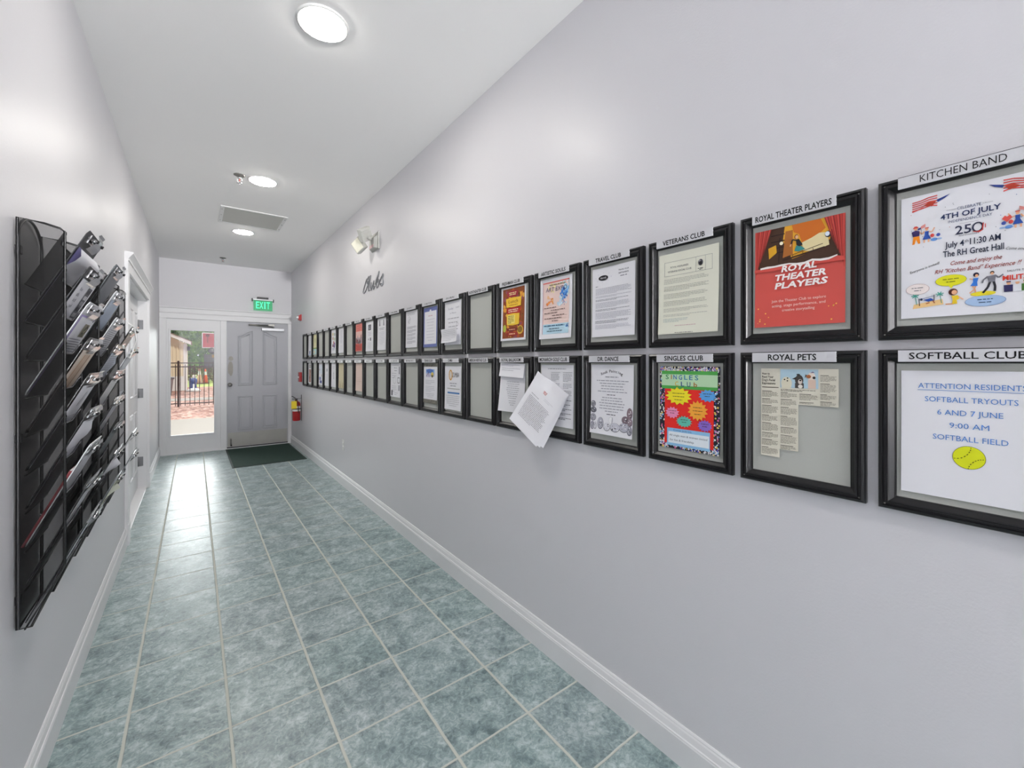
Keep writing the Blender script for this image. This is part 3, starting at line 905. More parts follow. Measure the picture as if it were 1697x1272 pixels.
# ------------------------------------------------------------------ what is pinned up in the frames
PW, PH = 0.2159, 0.2794
def pinned(row, i, name, label, cat, material, dx=-0.003, dz=0.0, w=PW, h=PH, bend=None, out=0.0085, rot=0.0):
    dx = max(-0.006, min(0.006, dx)) if w > 0.21 else dx
    x, y, z = frame_xyz(i, row)
    o = sheet(name, w, h, material, bend, out, None, loc=(x, y - dx, z + dz), rot=(0, rot, -PI / 2))
    o.rotation_mode = 'XYZ'
    tag(o, label, cat, 'sheets pinned up in the frames')
    return o, Print(out + 0.0004, bend)
def curl(a=0.006, b=0.002, c=0.0):
    """lower edge lifts by a, right edge by b, left edge by c"""
    return lambda x, z: a * max(0, (PH / 2 - z) / PH) ** 2.2 + b * max(0, (x + PW / 2) / PW) ** 3 + c * max(0, (PW / 2 - x) / PW) ** 3
G1, G2, DK, NV = '#9a9aa2', '#6f6f78', '#2b2b30', '#27335c'

# --- Kitchen Band flyer
o, p = pinned('T', 21, 'flyer', 'white Independence Day flyer with cartoon dancers in the Kitchen Band frame', 'flyer', M_PAPER, 0, 0, bend=curl(0.002, 0.002))
BL, RD, OG, SK = '#2a4fa3', '#c8453f', '#f08c1e', '#e9b08a'
for s in (-1, 1):
    for k in range(6):
        z = 0.127 - k * 0.0046
        p.line([(s * 0.089, z - 0.0025), (s * 0.075, z - 0.001), (s * (0.062 - 0.001 * k), z + 0.003), (s * 0.048, z + 0.004 - k * 0.001)] if k < 5 else [(s * 0.089, z), (s * 0.070, z + 0.006)], 0.0023, RD)
    p.poly([(s * 0.072, 0.113), (s * 0.060, 0.121), (s * 0.050, 0.1185), (s * 0.056, 0.109)][::s], '#b5402f', 2)
    p.poly([(s * 0.049, 0.1215), (s * 0.028, 0.1285), (s * 0.036, 0.1215), (s * 0.047, 0.1160)][::s], '#2c3f86', 2)
    p.build('flag_drawing', o); p = Print(0.0089, p.bend)
p.line([(-0.034, 0.0925), (-0.019, 0.0925)], 0.0006, G1); p.line([(0.019, 0.0925), (0.034, 0.0925)], 0.0006, G1)
p.text('CELEBRATE', 0, 0.0895, 0.0062, '#4b5577', width=0.035)
p.text('4TH OF JULY', 0.001, 0.0740, 0.0112, NV, width=0.088, bold=0.02)
p.text('INDEPENDENCE DAY', 0.001, 0.0640, 0.0055, '#4b5577', width=0.064)
p.line([(-0.014, 0.0585), (0.014, 0.0585)], 0.0005, G1)
p.text('25', -0.0085, 0.036, 0.0185, '#30344f', width=0.024, bold=0.01)
p.ring(0.0125, 0.0450, 0.0070, 0.0092, 0.0028, '#30344f'); p.line([(0.0125, 0.0355), (0.0195, 0.037), (0.0205, 0.052)], 0.0016, RD, 2); p.line([(0.006, 0.037), (0.0145, 0.034), (0.0205, 0.038)], 0.0016, RD, 2); p.line([(0.0235, 0.041), (0.0235, 0.049)], 0.0012, RD, 2)
p.text('ANNIVERSARY', 0, 0.0310, 0.0028, G2, width=0.030)
p.text('July 4', -0.0215, 0.0100, 0.0130, '#1d2740', width=0.029, bold=0.014)
p.text('th', -0.0035, 0.0165, 0.0060, '#1d2740', width=0.0055)
p.text('11:30 AM', 0.0230, 0.0105, 0.0130, '#1d2740', width=0.043, bold=0.014)
p.text('The RH Great Hall', 0.005, -0.0095, 0.0130, '#1d2740', width=0.088, bold=0.014)
p.text('Come and enjoy the', 0.0085, -0.0290, 0.0088, '#8e2a20', width=0.074, shear=0.28, bold=0.008)
p.text('RH "Kitchen Band" Experience !!', 0.009, -0.0445, 0.0088, '#8e2a20', width=0.122, shear=0.28, bold=0.006)
p.text('Everyone is invited!', -0.068, -0.0300, 0.0055, DK, width=0.050, rot=0.30, shear=0.15)
p.text('Come one come all!', 0.074, -0.0165, 0.0055, DK, width=0.048, rot=-0.22, shear=0.2)
p.text('SALUTE TO', 0.066, -0.0575, 0.0036, DK, width=0.026)
p.text('MILITARY', 0.072, -0.0740, 0.0095, '#cf3a2a', width=0.050, bold=0.03)
r = random.Random(5)
for k in range(26): p.rect(*(lambda a, b2: (a, b2, a + 0.0012, b2 + 0.0012))(r.uniform(-0.095, 0.095), r.uniform(0.02, 0.118)), r.choice([G1, BL, RD, G2]))
p.build('printed_text', o); p = Print(0.0089, p.bend)
# two cheering groups with balloons
def cheer(m, X0):
    def q(x): return X0 + m * x
    def poly(pts, c, L=1): p.poly([(q(a), b2) for a, b2 in pts][::m], c, L)
    poly([(0.000, 0.029), (0.004, 0.0295), (0.0065, 0.040), (0.010, 0.0295), (0.0135, 0.030), (0.012, 0.047), (0.002, 0.047)], OG)
    poly([(0.001, 0.047), (0.012, 0.047), (0.0125, 0.058), (0.006, 0.061), (-0.001, 0.058)], '#3c2f66', 2)
    p.ell(q(0.006), 0.0640, 0.0028, 0.0036, SK, 2); poly([(0.001, 0.0655), (0.011, 0.0655), (0.008, 0.070), (0.004, 0.070)], RD, 3)
    p.line([(q(0.011), 0.057), (q(0.017), 0.050), (q(0.020), 0.056)], 0.0022, SK, 2)
    poly([(0.017, 0.037), (0.031, 0.037), (0.027, 0.047), (0.0275, 0.055), (0.021, 0.055), (0.021, 0.047)], BL, 2)
    for a in (0.020, 0.027): p.line([(q(a), 0.037), (q(a), 0.030)], 0.0026, SK)
    p.ell(q(0.0242), 0.0595, 0.0026, 0.0034, SK, 2); p.line([(q(0.021), 0.0625), (q(0.0275), 0.0625)], 0.002, RD, 3)
    p.line([(q(0.027), 0.054), (q(0.033), 0.052), (q(0.0365), 0.061)], 0.0020, SK, 2)
    p.line([(q(0.0155), 0.049), (q(0.015), 0.066)], 0.0007, DK, 2); poly([(0.0095, 0.060), (0.0145, 0.062), (0.0145, 0.066), (0.0095, 0.064)], '#2c3f86', 3); poly([(0.0145, 0.062), (0.022, 0.065), (0.022, 0.0725), (0.0145, 0.068)], '#dd8f8a', 3)
    p.ell(q(0.0330), 0.0435, 0.0032, 0.0040, RD, 2); p.ell(q(0.0425), 0.0430, 0.0032, 0.0036, '#4256a5', 2); p.ell(q(0.036), 0.034, 0.0055, 0.0035, '#5f8fd0', 1); p.ell(q(0.044), 0.034, 0.0045, 0.0020, '#9db8dd', 1)
cheer(1, -0.089); p.build('cheering_people_drawing', o); p = Print(0.0089, p.bend); cheer(-1, 0.091)
p.poly([(0.046, 0.052), (0.050, 0.058), (0.053, 0.055), (0.057, 0.058), (0.060, 0.052), (0.053, 0.044)], '#d8564f', 4)
p.build('cheering_people_drawing', o); p = Print(0.0089, p.bend)
# speech bubbles
p.ell(-0.080, -0.0745, 0.0195, 0.0125, '#a7746f'); p.ell(-0.080, -0.0745, 0.0190, 0.0120, '#f5e9e6', 2)
p.lines(-0.090, -0.070, -0.0715, 2, 0.006, 0.0015, G2, 3, 2, 'c')
p.ell(-0.027, -0.0620, 0.0240, 0.0125, '#a8a33a'); p.ell(-0.027, -0.0620, 0.0233, 0.0120, '#e2df25', 2); p.poly([(-0.032, -0.0715), (-0.022, -0.0715), (-0.026, -0.0800)], '#e2df25', 2)
p.lines(-0.042, -0.012, -0.0590, 2, 0.006, 0.0016, '#6a661a', 3, 3, 'c')
p.ell(0.0230, -0.1125, 0.0290, 0.0115, '#5a78b4'); p.ell(0.0230, -0.1125, 0.0283, 0.0110, '#a9c4e6', 2)
p.lines(0.008, 0.038, -0.1095, 2, 0.006, 0.0016, '#2f4468', 3, 4, 'c')
p.build('speech_bubbles', o); p = Print(0.0089, p.bend)
# limbo on the beach, kneeling woman, dancing couple, people in uniform
p.poly([(-0.088, -0.119), (-0.038, -0.113), (-0.040, -0.101), (-0.086, -0.109)], '#efc98c')
for x in (-0.084, -0.044): p.line([(x + 0.003, -0.110), (x, -0.090)], 0.0012, '#4a9d8c', 2); [p.line([(x, -0.090), (x + 0.0065 * math.cos(a), -0.090 + 0.0055 * math.sin(a))], 0.0017, '#3fa090', 2) for a in (0.3, 1.2, 2.1, 3.0, 5.6, 3.9)]
p.line([(-0.0765, -0.113), (-0.0775, -0.096)], 0.0013, DK, 2); p.line([(-0.053, -0.104), (-0.053, -0.090)], 0.0013, DK, 2); p.line([(-0.077, -0.0985), (-0.053, -0.0925)], 0.0010, '#2f4a86', 3)
p.poly([(-0.070, -0.100), (-0.058, -0.097), (-0.053, -0.102), (-0.062, -0.105)], BL, 3); p.ell(-0.0735, -0.0985, 0.0022, 0.0026, DK, 3); p.line([(-0.055, -0.1025), (-0.052, -0.109)], 0.0016, '#a04630', 3); p.line([(-0.066, -0.109), (-0.060, -0.107)], 0.0018, '#a04630', 3)
p.ell(-0.0235, -0.0880, 0.0070, 0.0075, '#5a2f28', 2); p.ell(-0.0215, -0.0890, 0.0042, 0.0050, SK, 3)
p.poly([(-0.026, -0.096), (-0.016, -0.096), (-0.014, -0.104), (-0.018, -0.106), (-0.017, -0.114), (-0.025, -0.114), (-0.024, -0.104)], '#e3c22c', 2)
p.line([(-0.035, -0.1135), (-0.022, -0.1135)], 0.0030, SK, 1); p.line([(-0.016, -0.098), (-0.008, -0.106)], 0.0020, SK, 2)
p.ell(0.020, -0.0970, 0.0180, 0.0050, '#e6d52f')
p.ell(0.0105, -0.0560, 0.0042, 0.0048, '#2d2440', 2); p.ell(0.0112, -0.0580, 0.0024, 0.0030, SK, 3)
p.poly([(0.006, -0.063), (0.014, -0.063), (0.012, -0.072), (0.0125, -0.080), (0.002, -0.079), (0.006, -0.071)], '#2f6fc4', 2)
p.line([(0.010, -0.080), (0.007, -0.088), (0.001, -0.094)], 0.0022, SK, 2); p.line([(0.005, -0.079), (0.009, -0.087), (0.0095, -0.094)], 0.0022, SK, 2); p.line([(0.006, -0.065), (0.001, -0.063)], 0.0018, SK, 2)
p.ell(0.0330, -0.0555, 0.0030, 0.0036, '#3a2a22', 3); p.ell(0.0330, -0.0570, 0.0022, 0.0028, SK, 4)
p.poly([(0.026, -0.062), (0.038, -0.060), (0.037, -0.074), (0.028, -0.075)], '#7a7a84', 2); p.line([(0.037, -0.061), (0.0415, -0.067), (0.048, -0.061)], 0.0026, '#7a7a84', 2); p.line([(0.027, -0.062), (0.0205, -0.069), (0.019, -0.075)], 0.0026, '#7a7a84', 2)
p.line([(0.030, -0.074), (0.027, -0.085), (0.0200, -0.096)], 0.0036, '#2e2e36', 2); p.line([(0.035, -0.074), (0.037, -0.084), (0.0365, -0.094)], 0.0036, '#2e2e36', 2)
for k, (c, x) in enumerate((('#33305e', 0.055), ('#e6e8ef', 0.0665), ('#4d7a3a', 0.077), ('#8a7f66', 0.087))):
    p.poly([(x - 0.006, -0.098), (x + 0.006, -0.098), (x + 0.0065, -0.084), (x - 0.0065, -0.084)], c, 2); p.ell(x, -0.0805, 0.0028, 0.0036, SK, 3); p.rect(x - 0.003, -0.079, x + 0.003, -0.0765, c, 4)
p.build('dancers_drawing', o)

# --- Theater poster
o, p = pinned('T', 20, 'poster', 'red theatre poster in the Royal Theater Players frame', 'poster', mat('poster_red', '#cd5047', rough=0.32, spec=0.5, var=0.06, scale=9), -0.001, 0, bend=curl(0.004, 0.0005, 0.0005))
p.rect(-0.104, 0.030, 0.104, 0.1395, '#4a3226', 1)
p.poly([(-0.012, 0.045), (0.030, 0.055), (0.075, 0.080), (0.085, 0.139), (-0.030, 0.139), (-0.035, 0.100)], '#e0a52f', 2)
p.poly([(-0.012, 0.1385), (0.055, 0.1385), (0.066, 0.112), (0.050, 0.098), (0.030, 0.090), (0.012, 0.085), (0.005, 0.110), (-0.008, 0.118)], '#c96b22', 3)
p.poly([(0.012, 0.085), (0.034, 0.093), (0.052, 0.102), (0.070, 0.100), (0.074, 0.066), (0.040, 0.056), (0.015, 0.062)], '#e8d9a8', 4)
p.poly([(-0.035, 0.052), (-0.010, 0.058), (-0.010, 0.125), (-0.028, 0.125)], '#a8662c', 3)
for z in (0.068, 0.082, 0.100, 0.118): p.rect(-0.065, z, -0.030, z + 0.003, '#2c1d18', 3)
p.poly([(-0.070, 0.055), (-0.050, 0.070), (-0.052, 0.092), (-0.072, 0.086)], '#d9a127', 3)
p.line([(-0.045, 0.040), (-0.042, 0.110)], 0.0022, '#2c1d18', 4)
p.line([(-0.030, 0.052), (0.060, 0.072)], 0.0016, '#3a271e', 5); p.line([(-0.035, 0.045), (0.064, 0.062)], 0.004, '#3a271e', 5)
for x in (-0.010, 0.014, 0.038): p.line([(x, 0.049 + x * 0.18), (x, 0.058 + x * 0.18)], 0.0012, '#3a271e', 5)
p.ell(-0.038, 0.094, 0.0045, 0.0050, '#fff6d8', 6); p.ell(0.072, 0.094, 0.0075, 0.0085, '#32343c', 6); p.ell(0.070, 0.095, 0.0050, 0.0060, '#dfe8f5', 7)
p.ell(-0.0010, 0.1040, 0.0050, 0.0065, '#8a4a24', 6); p.ell(0.0000, 0.1030, 0.0036, 0.0050, '#e4b48a', 7)
p.poly([(-0.002, 0.096), (0.005, 0.097), (0.014, 0.080), (0.006, 0.074), (-0.001, 0.082)], '#2c2c30', 7); p.line([(-0.001, 0.094), (-0.010, 0.098), (-0.014, 0.086)], 0.0032, '#2c2c30', 7); p.line([(-0.014, 0.086), (-0.016, 0.080)], 0.003, '#e4b48a', 7)
p.poly([(-0.001, 0.080), (0.011, 0.076), (0.020, 0.066), (0.004, 0.062), (-0.006, 0.066)], '#3c8f8c', 7)
def curtain(s):
    n = 7
    for k in range(n):
        a0, a1 = 0.1065 - 0.0062 * k, 0.1065 - 0.0062 * (k + 1)
        b0, b1 = 0.1065 - 0.0034 * k * (k / n) ** 0.3, 0.1065 - 0.0034 * (k + 1) * ((k + 1) / n) ** 0.3
        zb = 0.002 + 0.011 * k
        c1, c2 = ('#b93c34', '#8f2c28') if k % 2 else ('#cf5148', '#a53831')
        am, bm_ = (a0 + a1) / 2, (b0 + b1) / 2
        for (u0, u1, v0, v1, c) in ((a0, am, b0, bm_, c1), (am, a1, bm_, b1, c2)):
            p.poly([(s * u0, 0.1392), (s * v0, zb), (s * v1, zb + 0.006), (s * u1, 0.1392)][::s], c, 8)
curtain(-1); curtain(1)
p.build('stage_picture', o)['label'] = 'stage scene between red curtains'; p = Print(0.0089, p.bend)
r = random.Random(3)
top = [(-0.092 + 0.0184 * k, 0.034 + r.uniform(-0.003, 0.003) + 0.0 * k) for k in range(11)]
bot = [(x, z - r.uniform(0.003, 0.007)) for x, z in top][::-1]
p.poly(top + bot, '#f2ece8', 10)
p.poly([(-0.1075, 0.029)] + [(x, z) for x, z in bot[::-1]] + [(0.1075, 0.029), (0.1075, 0.020), (-0.1075, 0.020)], '#cd5047', 9)
p.text('ROYAL', 0.0045, 0.0125, 0.0165, '#fbf6f4', 11, width=0.084, shear=0.2, bold=0.035)
p.text('THEATER', 0.0065, -0.0105, 0.0165, '#fbf6f4', 11, width=0.124, shear=0.2, bold=0.035)
p.text('PLAYERS', 0.008, -0.0335, 0.0165, '#fbf6f4', 11, width=0.124, shear=0.2, bold=0.035)
p.text('Join the Theater Club to explore', 0.002, -0.071, 0.0075, '#f4dcd6', 2, width=0.130)
p.text('acting, stage performance, and', 0.002, -0.0845, 0.0075, '#f4dcd6', 2, width=0.128)
p.text('creative storytelling', 0.003, -0.098, 0.0075, '#f4dcd6', 2, width=0.078)
for k in range(13):
    s = r.choice((-1, 1)); p.ell(s * r.uniform(0.07, 0.103), r.uniform(-0.132, -0.085), *(2 * [r.uniform(0.0009, 0.0022)]), '#f6c95a', 2, 8)
p.build('printed_text', o)

# --- Softball notice
o, p = pinned('B', 21, 'notice', 'white notice with blue print and yellow ball in the Softball Club frame', 'notice', M_PAPER, 0, 0, bend=curl(0.003, 0.003))
C = '#4a7fc4'
p.text('ATTENTION RESIDENTS', 0.0, 0.1005, 0.0115, C, width=0.158); p.line([(-0.080, 0.0965), (0.080, 0.0965)], 0.0010, C)
p.text('SOFTBALL TRYOUTS', 0.0, 0.0710, 0.0115, C, width=0.136)
p.text('6 AND 7 JUNE', 0.0, 0.0430, 0.0115, C, width=0.096)
p.text('9:00 AM', 0.0, 0.0155, 0.0115, C, width=0.058)
p.text('SOFTBALL FIELD', 0.0, -0.0120, 0.0115, C, width=0.110)
p.build('printed_text', o); p = Print(0.0089, p.bend)
p.ell(0.0, -0.0455, 0.0245, 0.0245, '#56600f', 1, 36); p.ell(0.0, -0.0455, 0.0238, 0.0238, '#d9df1e', 2, 36)
for pts in ([(-0.022, -0.050), (-0.012, -0.048), (-0.003, -0.040), (0.002, -0.030), (0.003, -0.0225)], [(-0.001, -0.069), (0.002, -0.060), (0.009, -0.051), (0.016, -0.047), (0.0225, -0.046)]):
    q = smooth_path(pts, 4)
    for k in range(len(q) - 1):
        if k % 2 == 0: p.line([q[k], q[k + 1]], 0.0014, '#3c4410', 3)
p.build('ball_drawing', o)

# --- newspaper clipping, cut to an irregular step shape
x, y, z = frame_xyz(20, 'B')
bd = lambda x, z: 0.004 * max(0, x / 0.1) ** 2 + 0.002 * max(0, (0.14 - z) / 0.25) ** 2
def clip_rects(pr, L, c, e=0.0):
    for (a, b2, c2, d) in ((-0.093 + e, -0.110 + e, -0.044 - e, 0.1415 - e), (-0.044 - e, -0.086 + e, 0.002 - e, 0.1415 - e), (0.002 - e, 0.0425 + e, 0.0935 - e, 0.1415 - e)):
        pr.rect(a, b2, c2, d, c, L, 0.012)
p = Print(0.0085, bd); clip_rects(p, 0, M_NEWS)
o = tag(p.build('newspaper_clipping', None, loc=(x, y, z), rot=R_RIGHT), 'step-shaped newspaper clipping with dog photo in the Royal Pets frame', 'clipping', 'sheets pinned up in the frames')
p = Print(0.0087, bd)
for k, s in enumerate(('How to', 'Read Your', "Dog's Facial", 'Expressions')): p.text(s, -0.090, 0.1235 - k * 0.0092, 0.0066, '#33302c', 1, 'l', width=(0.020, 0.030, 0.034, 0.035)[k], bold=0.01)
p.line([(-0.090, 0.0875), (-0.047, 0.0875)], 0.0020, '#5c5148')
TX = '#8d887c'
def col(x0, x1, ztop, zbot, seed):
    r = random.Random(seed); zz = ztop
    while zz > zbot:
        n = min(r.randint(4, 8), int((zz - zbot) / 0.0030) + 1)
        p.rect(x0, zz - 0.0006, x0 + (x1 - x0) * r.uniform(0.4, 0.8), zz + 0.0008, '#4e4a42', 1, 1)
        p.lines(x0, x1, zz - 0.0032, n, 0.0030, 0.0012, TX, 1, r.randint(0, 999))
        zz -= 0.0030 * (n + 1) + 0.0042
col(-0.090, -0.048, 0.076, -0.106, 1); col(-0.0415, -0.001, 0.074, -0.082, 2); col(0.0045, 0.048, 0.072, 0.048, 3); col(0.053, 0.089, 0.124, 0.048, 4)
p.lines(-0.0415, 0.047, 0.0825, 2, 0.0034, 0.0013, '#6a665c', 1, 9)
p.build('printed_text', o); p = Print(0.0087, bd)
p.rect(-0.0425, 0.0880, 0.0485, 0.1400, '#b4d0de', 1, 0.02)
p.ell(-0.0270, 0.1010, 0.0135, 0.0175, '#ded9c4', 2); p.rect(-0.0390, 0.0882, -0.0150, 0.1000, '#ded9c4', 2)
for a, b2 in ((-0.0315, 0.1110), (-0.0240, 0.1150), (-0.0245, 0.1075)): p.ell(a, b2, 0.0019, 0.0019, '#2b2622', 3, 10)
p.ell(0.0040, 0.1100, 0.0100, 0.0145, '#4c4744', 2); p.rect(-0.006, 0.0882, 0.015, 0.102, '#4c4744', 2); p.poly([(-0.013, 0.1130), (-0.003, 0.1190), (-0.004, 0.1110)], '#3c3836', 3); p.ell(0.0020, 0.1250, 0.0042, 0.0024, '#38393c', 3)
p.ell(0.0065, 0.1060, 0.0050, 0.0070, '#d8cdc4', 3); p.ell(0.0070, 0.1095, 0.0026, 0.0022, '#2a2322', 4); p.ell(0.007, 0.093, 0.0055, 0.0050, '#e8e4dc', 3)
p.ell(0.0330, 0.1200, 0.0090, 0.0120, '#e8dcd2', 2); p.rect(0.025, 0.0882, 0.043, 0.112, '#dfc6b6', 2); p.ell(0.0265, 0.1205, 0.0055, 0.0048, '#a9683f', 3); p.ell(0.0390, 0.1175, 0.0036, 0.0036, '#3b322e', 3); p.poly([(0.017, 0.1160), (0.0225, 0.1235), (0.020, 0.1265)], '#4d4038', 3); p.poly([(0.030, 0.1300), (0.041, 0.1310), (0.036, 0.1340)], '#7a6a94', 3)
p.build('dog_photo', o)['label'] = 'photo of three dogs on pale blue'

# --- Singles Club collage
o, p = pinned('B', 19, 'poster', 'hand-made collage with starburst cut-outs in the Singles Club frame', 'poster', mat('confetti_black', '#1d1c2c', rough=0.5), 0.001, 0.004, h=0.282, bend=curl(0.003, 0.003))
r = random.Random(11)
for k in range(680):
    e = r.random()
    if e < 0.40: a, b2 = r.choice((-1, 1)) * r.uniform(0.082, 0.1065), r.uniform(-0.1385, 0.139)
    else: a, b2 = r.uniform(-0.105, 0.105), (r.uniform(0.124, 0.139) if r.random() < 0.5 else r.uniform(-0.139, -0.118))
    s = r.uniform(0.0016, 0.0036)
    p.ell(a, b2, s, s, r.choice(('#f1f0f0', '#f1f0f0', '#eeecef', '#e8e3ea', '#f4efcf', '#4c57b8', '#c58ac8', '#d96a9a', '#f0d060', '#8fc6e8')), 1 + (k % 3) * 0.4, 8)
p.build('confetti_dots', o)['kind'] = 'stuff'; p = Print(0.0089, p.bend)
p.rect(-0.088, -0.124, 0.088, 0.066, '#df2a22', 3)
p.rect(-0.100, 0.064, 0.101, 0.126, '#4fa64e', 4); p.rect(-0.100, 0.075, 0.101, 0.114, '#b9dcb4', 5)
p.poly([(-0.100, 0.066), (0.101, 0.066), (0.101, 0.0665), (-0.100, 0.0665)], '#4fa64e', 5)
for s, x, z, c in (('S', -.078, .097, '#2f7f4c'), ('I', -.062, .097, '#b5632c'), ('N', -.048, .097, '#2b63b0'), ('G', -.028, .0965, '#26519c'), ('L', -.008, .097, '#2b86a8'), ('E', .010, .0965, '#2c6f9a'), ('S', .030, .0965, '#2f7f9c'), ('C', -.042, .0745, '#d8b02c'), ('L', -.020, .0740, '#2e4f8c'), ('U', .002, .0735, '#28487c'), ('b', .026, .0735, '#a8722c')):
    p.text(s, x, z, 0.0155, c, 6, width=0.0125 if s != 'I' else 0.0030, bold=0.012)
p.build('printed_text', o); p = Print(0.0089, p.bend)
for cx, cz, rx, rz, n, c in ((-0.035, 0.040, 0.050, 0.031, 13, '#f2e02e'), (0.034, -0.004, 0.036, 0.034, 14, '#f2a63a'), (-0.058, -0.018, 0.027, 0.021, 12, '#e88fb8'), (-0.014, -0.045, 0.030, 0.020, 15, '#63bfae'), (0.059, -0.051, 0.026, 0.020, 14, '#8a68c8'), (0.068, 0.047, 0.032, 0.021, 12, '#5aa0e0')):
    p.star(cx, cz, rx, rz, n, c, 7, 0.74)
    p.lines(cx - rx * 0.55, cx + rx * 0.55, cz + rz * 0.3, 3 if rz > 0.025 else 2, 0.011 if rz > 0.025 else 0.008, 0.0018, '#3c3022', 8, int(cx * 1e4) % 97, 'c')
p.build('starburst_cutouts', o); p = Print(0.0089, p.bend)
p.rect(-0.077, -0.131, 0.077, -0.071, '#8ec1e6', 7); p.rect(-0.072, -0.122, 0.074, -0.083, '#e6eef5', 8)
p.text('Come Join Us', -0.020, -0.0800, 0.0060, '#3a4c86', 9, width=0.066, shear=0.1)
p.text('All single men & women invited', 0.0, -0.098, 0.0068, '#4f5668', 9, width=0.136, shear=0.1)
p.text('for fun & friendship', -0.022, -0.114, 0.0068, '#4f5668', 9, width=0.088, shear=0.1)
p.build('invitation_card', o)

# --- Veterans letter, Travel letter, rock painting sheet
o, p = pinned('T', 19, 'letter', 'cream letter with boxed heading in the Veterans Club frame', 'letter', M_CREAM, -0.002, -0.003, bend=curl(0.009, 0.004))
p.line([(-0.086, 0.110), (0.086, 0.110), (0.086, 0.062), (-0.086, 0.062), (-0.086, 0.110)], 0.0008, G2)
for xx in (0.030, 0.063): p.line([(xx, 0.110), (xx, 0.062)], 0.0007, G2)
p.text('ROYAL HIGHLANDS', -0.030, 0.088, 0.0062, '#4a4a56', width=0.066); p.text('VETERANS SOCIAL CLUB', -0.030, 0.0735, 0.0062, '#4a4a56', width=0.088)
p.ell(0.0465, 0.0895, 0.0085, 0.0105, '#55555c', 2); p.ell(0.0470, 0.0870, 0.0050, 0.0060, '#26262a', 3); p.ell(0.043, 0.095, 0.004, 0.003, '#9a9aa0', 3); p.lines(0.036, 0.058, 0.0705, 2, 0.004, 0.0020, DK, 2, 8, 'c')
zz = 0.050
for n, s in ((4, 1), (4, 2), (4, 3), (4, 4), (3, 5), (2, 6)):
    p.lines(-0.088, 0.075, zz, n, 0.0046, 0.0016, '#b0b0a8', 1, s); zz -= 0.0046 * n + 0.0072
p.lines(-0.088, 0.010, zz + 0.002, 3, 0.0046, 0.0016, '#a6b4b4', 1, 7); p.lines(-0.055, 0.045, zz - 0.022, 1, 0.004, 0.0016, '#c79aa6', 1, 8, 'c', 0.95); p.lines(-0.050, 0.030, zz - 0.046, 1, 0.004, 0.0020, '#7c7c78', 1, 9, 'c', 0.95)
p.build('printed_text', o)

o, p = pinned('T', 18, 'letter', 'white letter with black oval emblem in the Travel Club frame', 'letter', M_PAPER, 0.004, 0.003, bend=curl(0.005, 0.005))
p.ell(-0.050, 0.098, 0.025, 0.0105, '#1f1f24', 2, 28); p.text('TRAVEL', -0.050, 0.0945, 0.0062, '#e2e2e6', 3, width=0.034, shear=0.25)
for a in range(9):
    t_ = 2.2 * PI * a / 9; p.rect(-0.052 + 0.040 * math.cos(t_), 0.099 + 0.019 * math.sin(t_), -0.047 + 0.040 * math.cos(t_), 0.1005 + 0.019 * math.sin(t_), '#c4c4d4')
p.text('TRAVEL CLUB', 0.052, 0.1140, 0.0058, '#5a5a66', width=0.050); p.text('SEPTEMBER', 0.052, 0.1020, 0.0058, '#5a5a66', width=0.050); p.lines(0.032, 0.072, 0.0935, 1, 0.004, 0.0036, '#9a9aa4', 1, 5, 'c', 0.9)
p.lines(-0.090, -0.070, 0.066, 1, 0.004, 0.0026, G2, 1, 1)
zz = 0.056
for n, s, c in ((6, 1, '#b4b4be'), (2, 2, '#b4b4be'), (2, 3, '#85858e'), (5, 4, '#b4b4be'), (2, 5, '#85858e'), (6, 6, '#b4b4be'), (3, 7, '#85858e'), (4, 8, '#b8b8c2')):
    p.lines(-0.090, 0.090, zz, n, 0.0046, 0.0018, c, 1, s); zz -= 0.0046 * n + 0.0042
p.build('printed_text', o)

o, p = pinned('B', 18, 'flyer', 'white flyer bordered by painted stones in the Dr Dance frame', 'flyer', M_PAPER, -0.002, 0.010, bend=curl(0.012, 0.006))
tt = 'Rock Painting'
for k, ch in enumerate(tt):
    u = (k - (len(tt) - 1) / 2) / ((len(tt) - 1) / 2)
    p.text(ch, u * 0.049, 0.1095 - 0.011 * u * u, 0.0110, '#3a3a40', width={'i': 0.0026, 't': 0.0050}.get(ch, 0.0078), rot=-0.42 * u, bold=0.005)
p.lines(-0.045, 0.045, 0.091, 1, 0.005, 0.0036, G1, 1, 1, 'c', 0.95)
p.lines(-0.080, 0.085, 0.076, 5, 0.0108, 0.0034, '#a4a4ae', 1, 2, 'c', 0.95); p.lines(-0.030, 0.025, 0.020, 1, 0.005, 0.0030, G2, 1, 3, 'c', 0.95)
p.lines(-0.068, 0.070, 0.008, 6, 0.0108, 0.0034, '#a4a4ae', 1, 4, 'c', 0.6); p.lines(-0.025, 0.025, -0.058, 1, 0.005, 0.0030, '#55555c', 1, 6, 'c', 0.95)
p.ell(0.000, -0.080, 0.011, 0.014, '#c9c9d0', 1); p.ell(0.000, -0.080, 0.0095, 0.0125, '#f0f0f3', 2); p.line([(0.008, -0.068), (0.007, -0.092)], 0.004, '#b4b4bc', 3)
p.build('printed_text', o); p = Print(0.0089, p.bend)
r = random.Random(8)
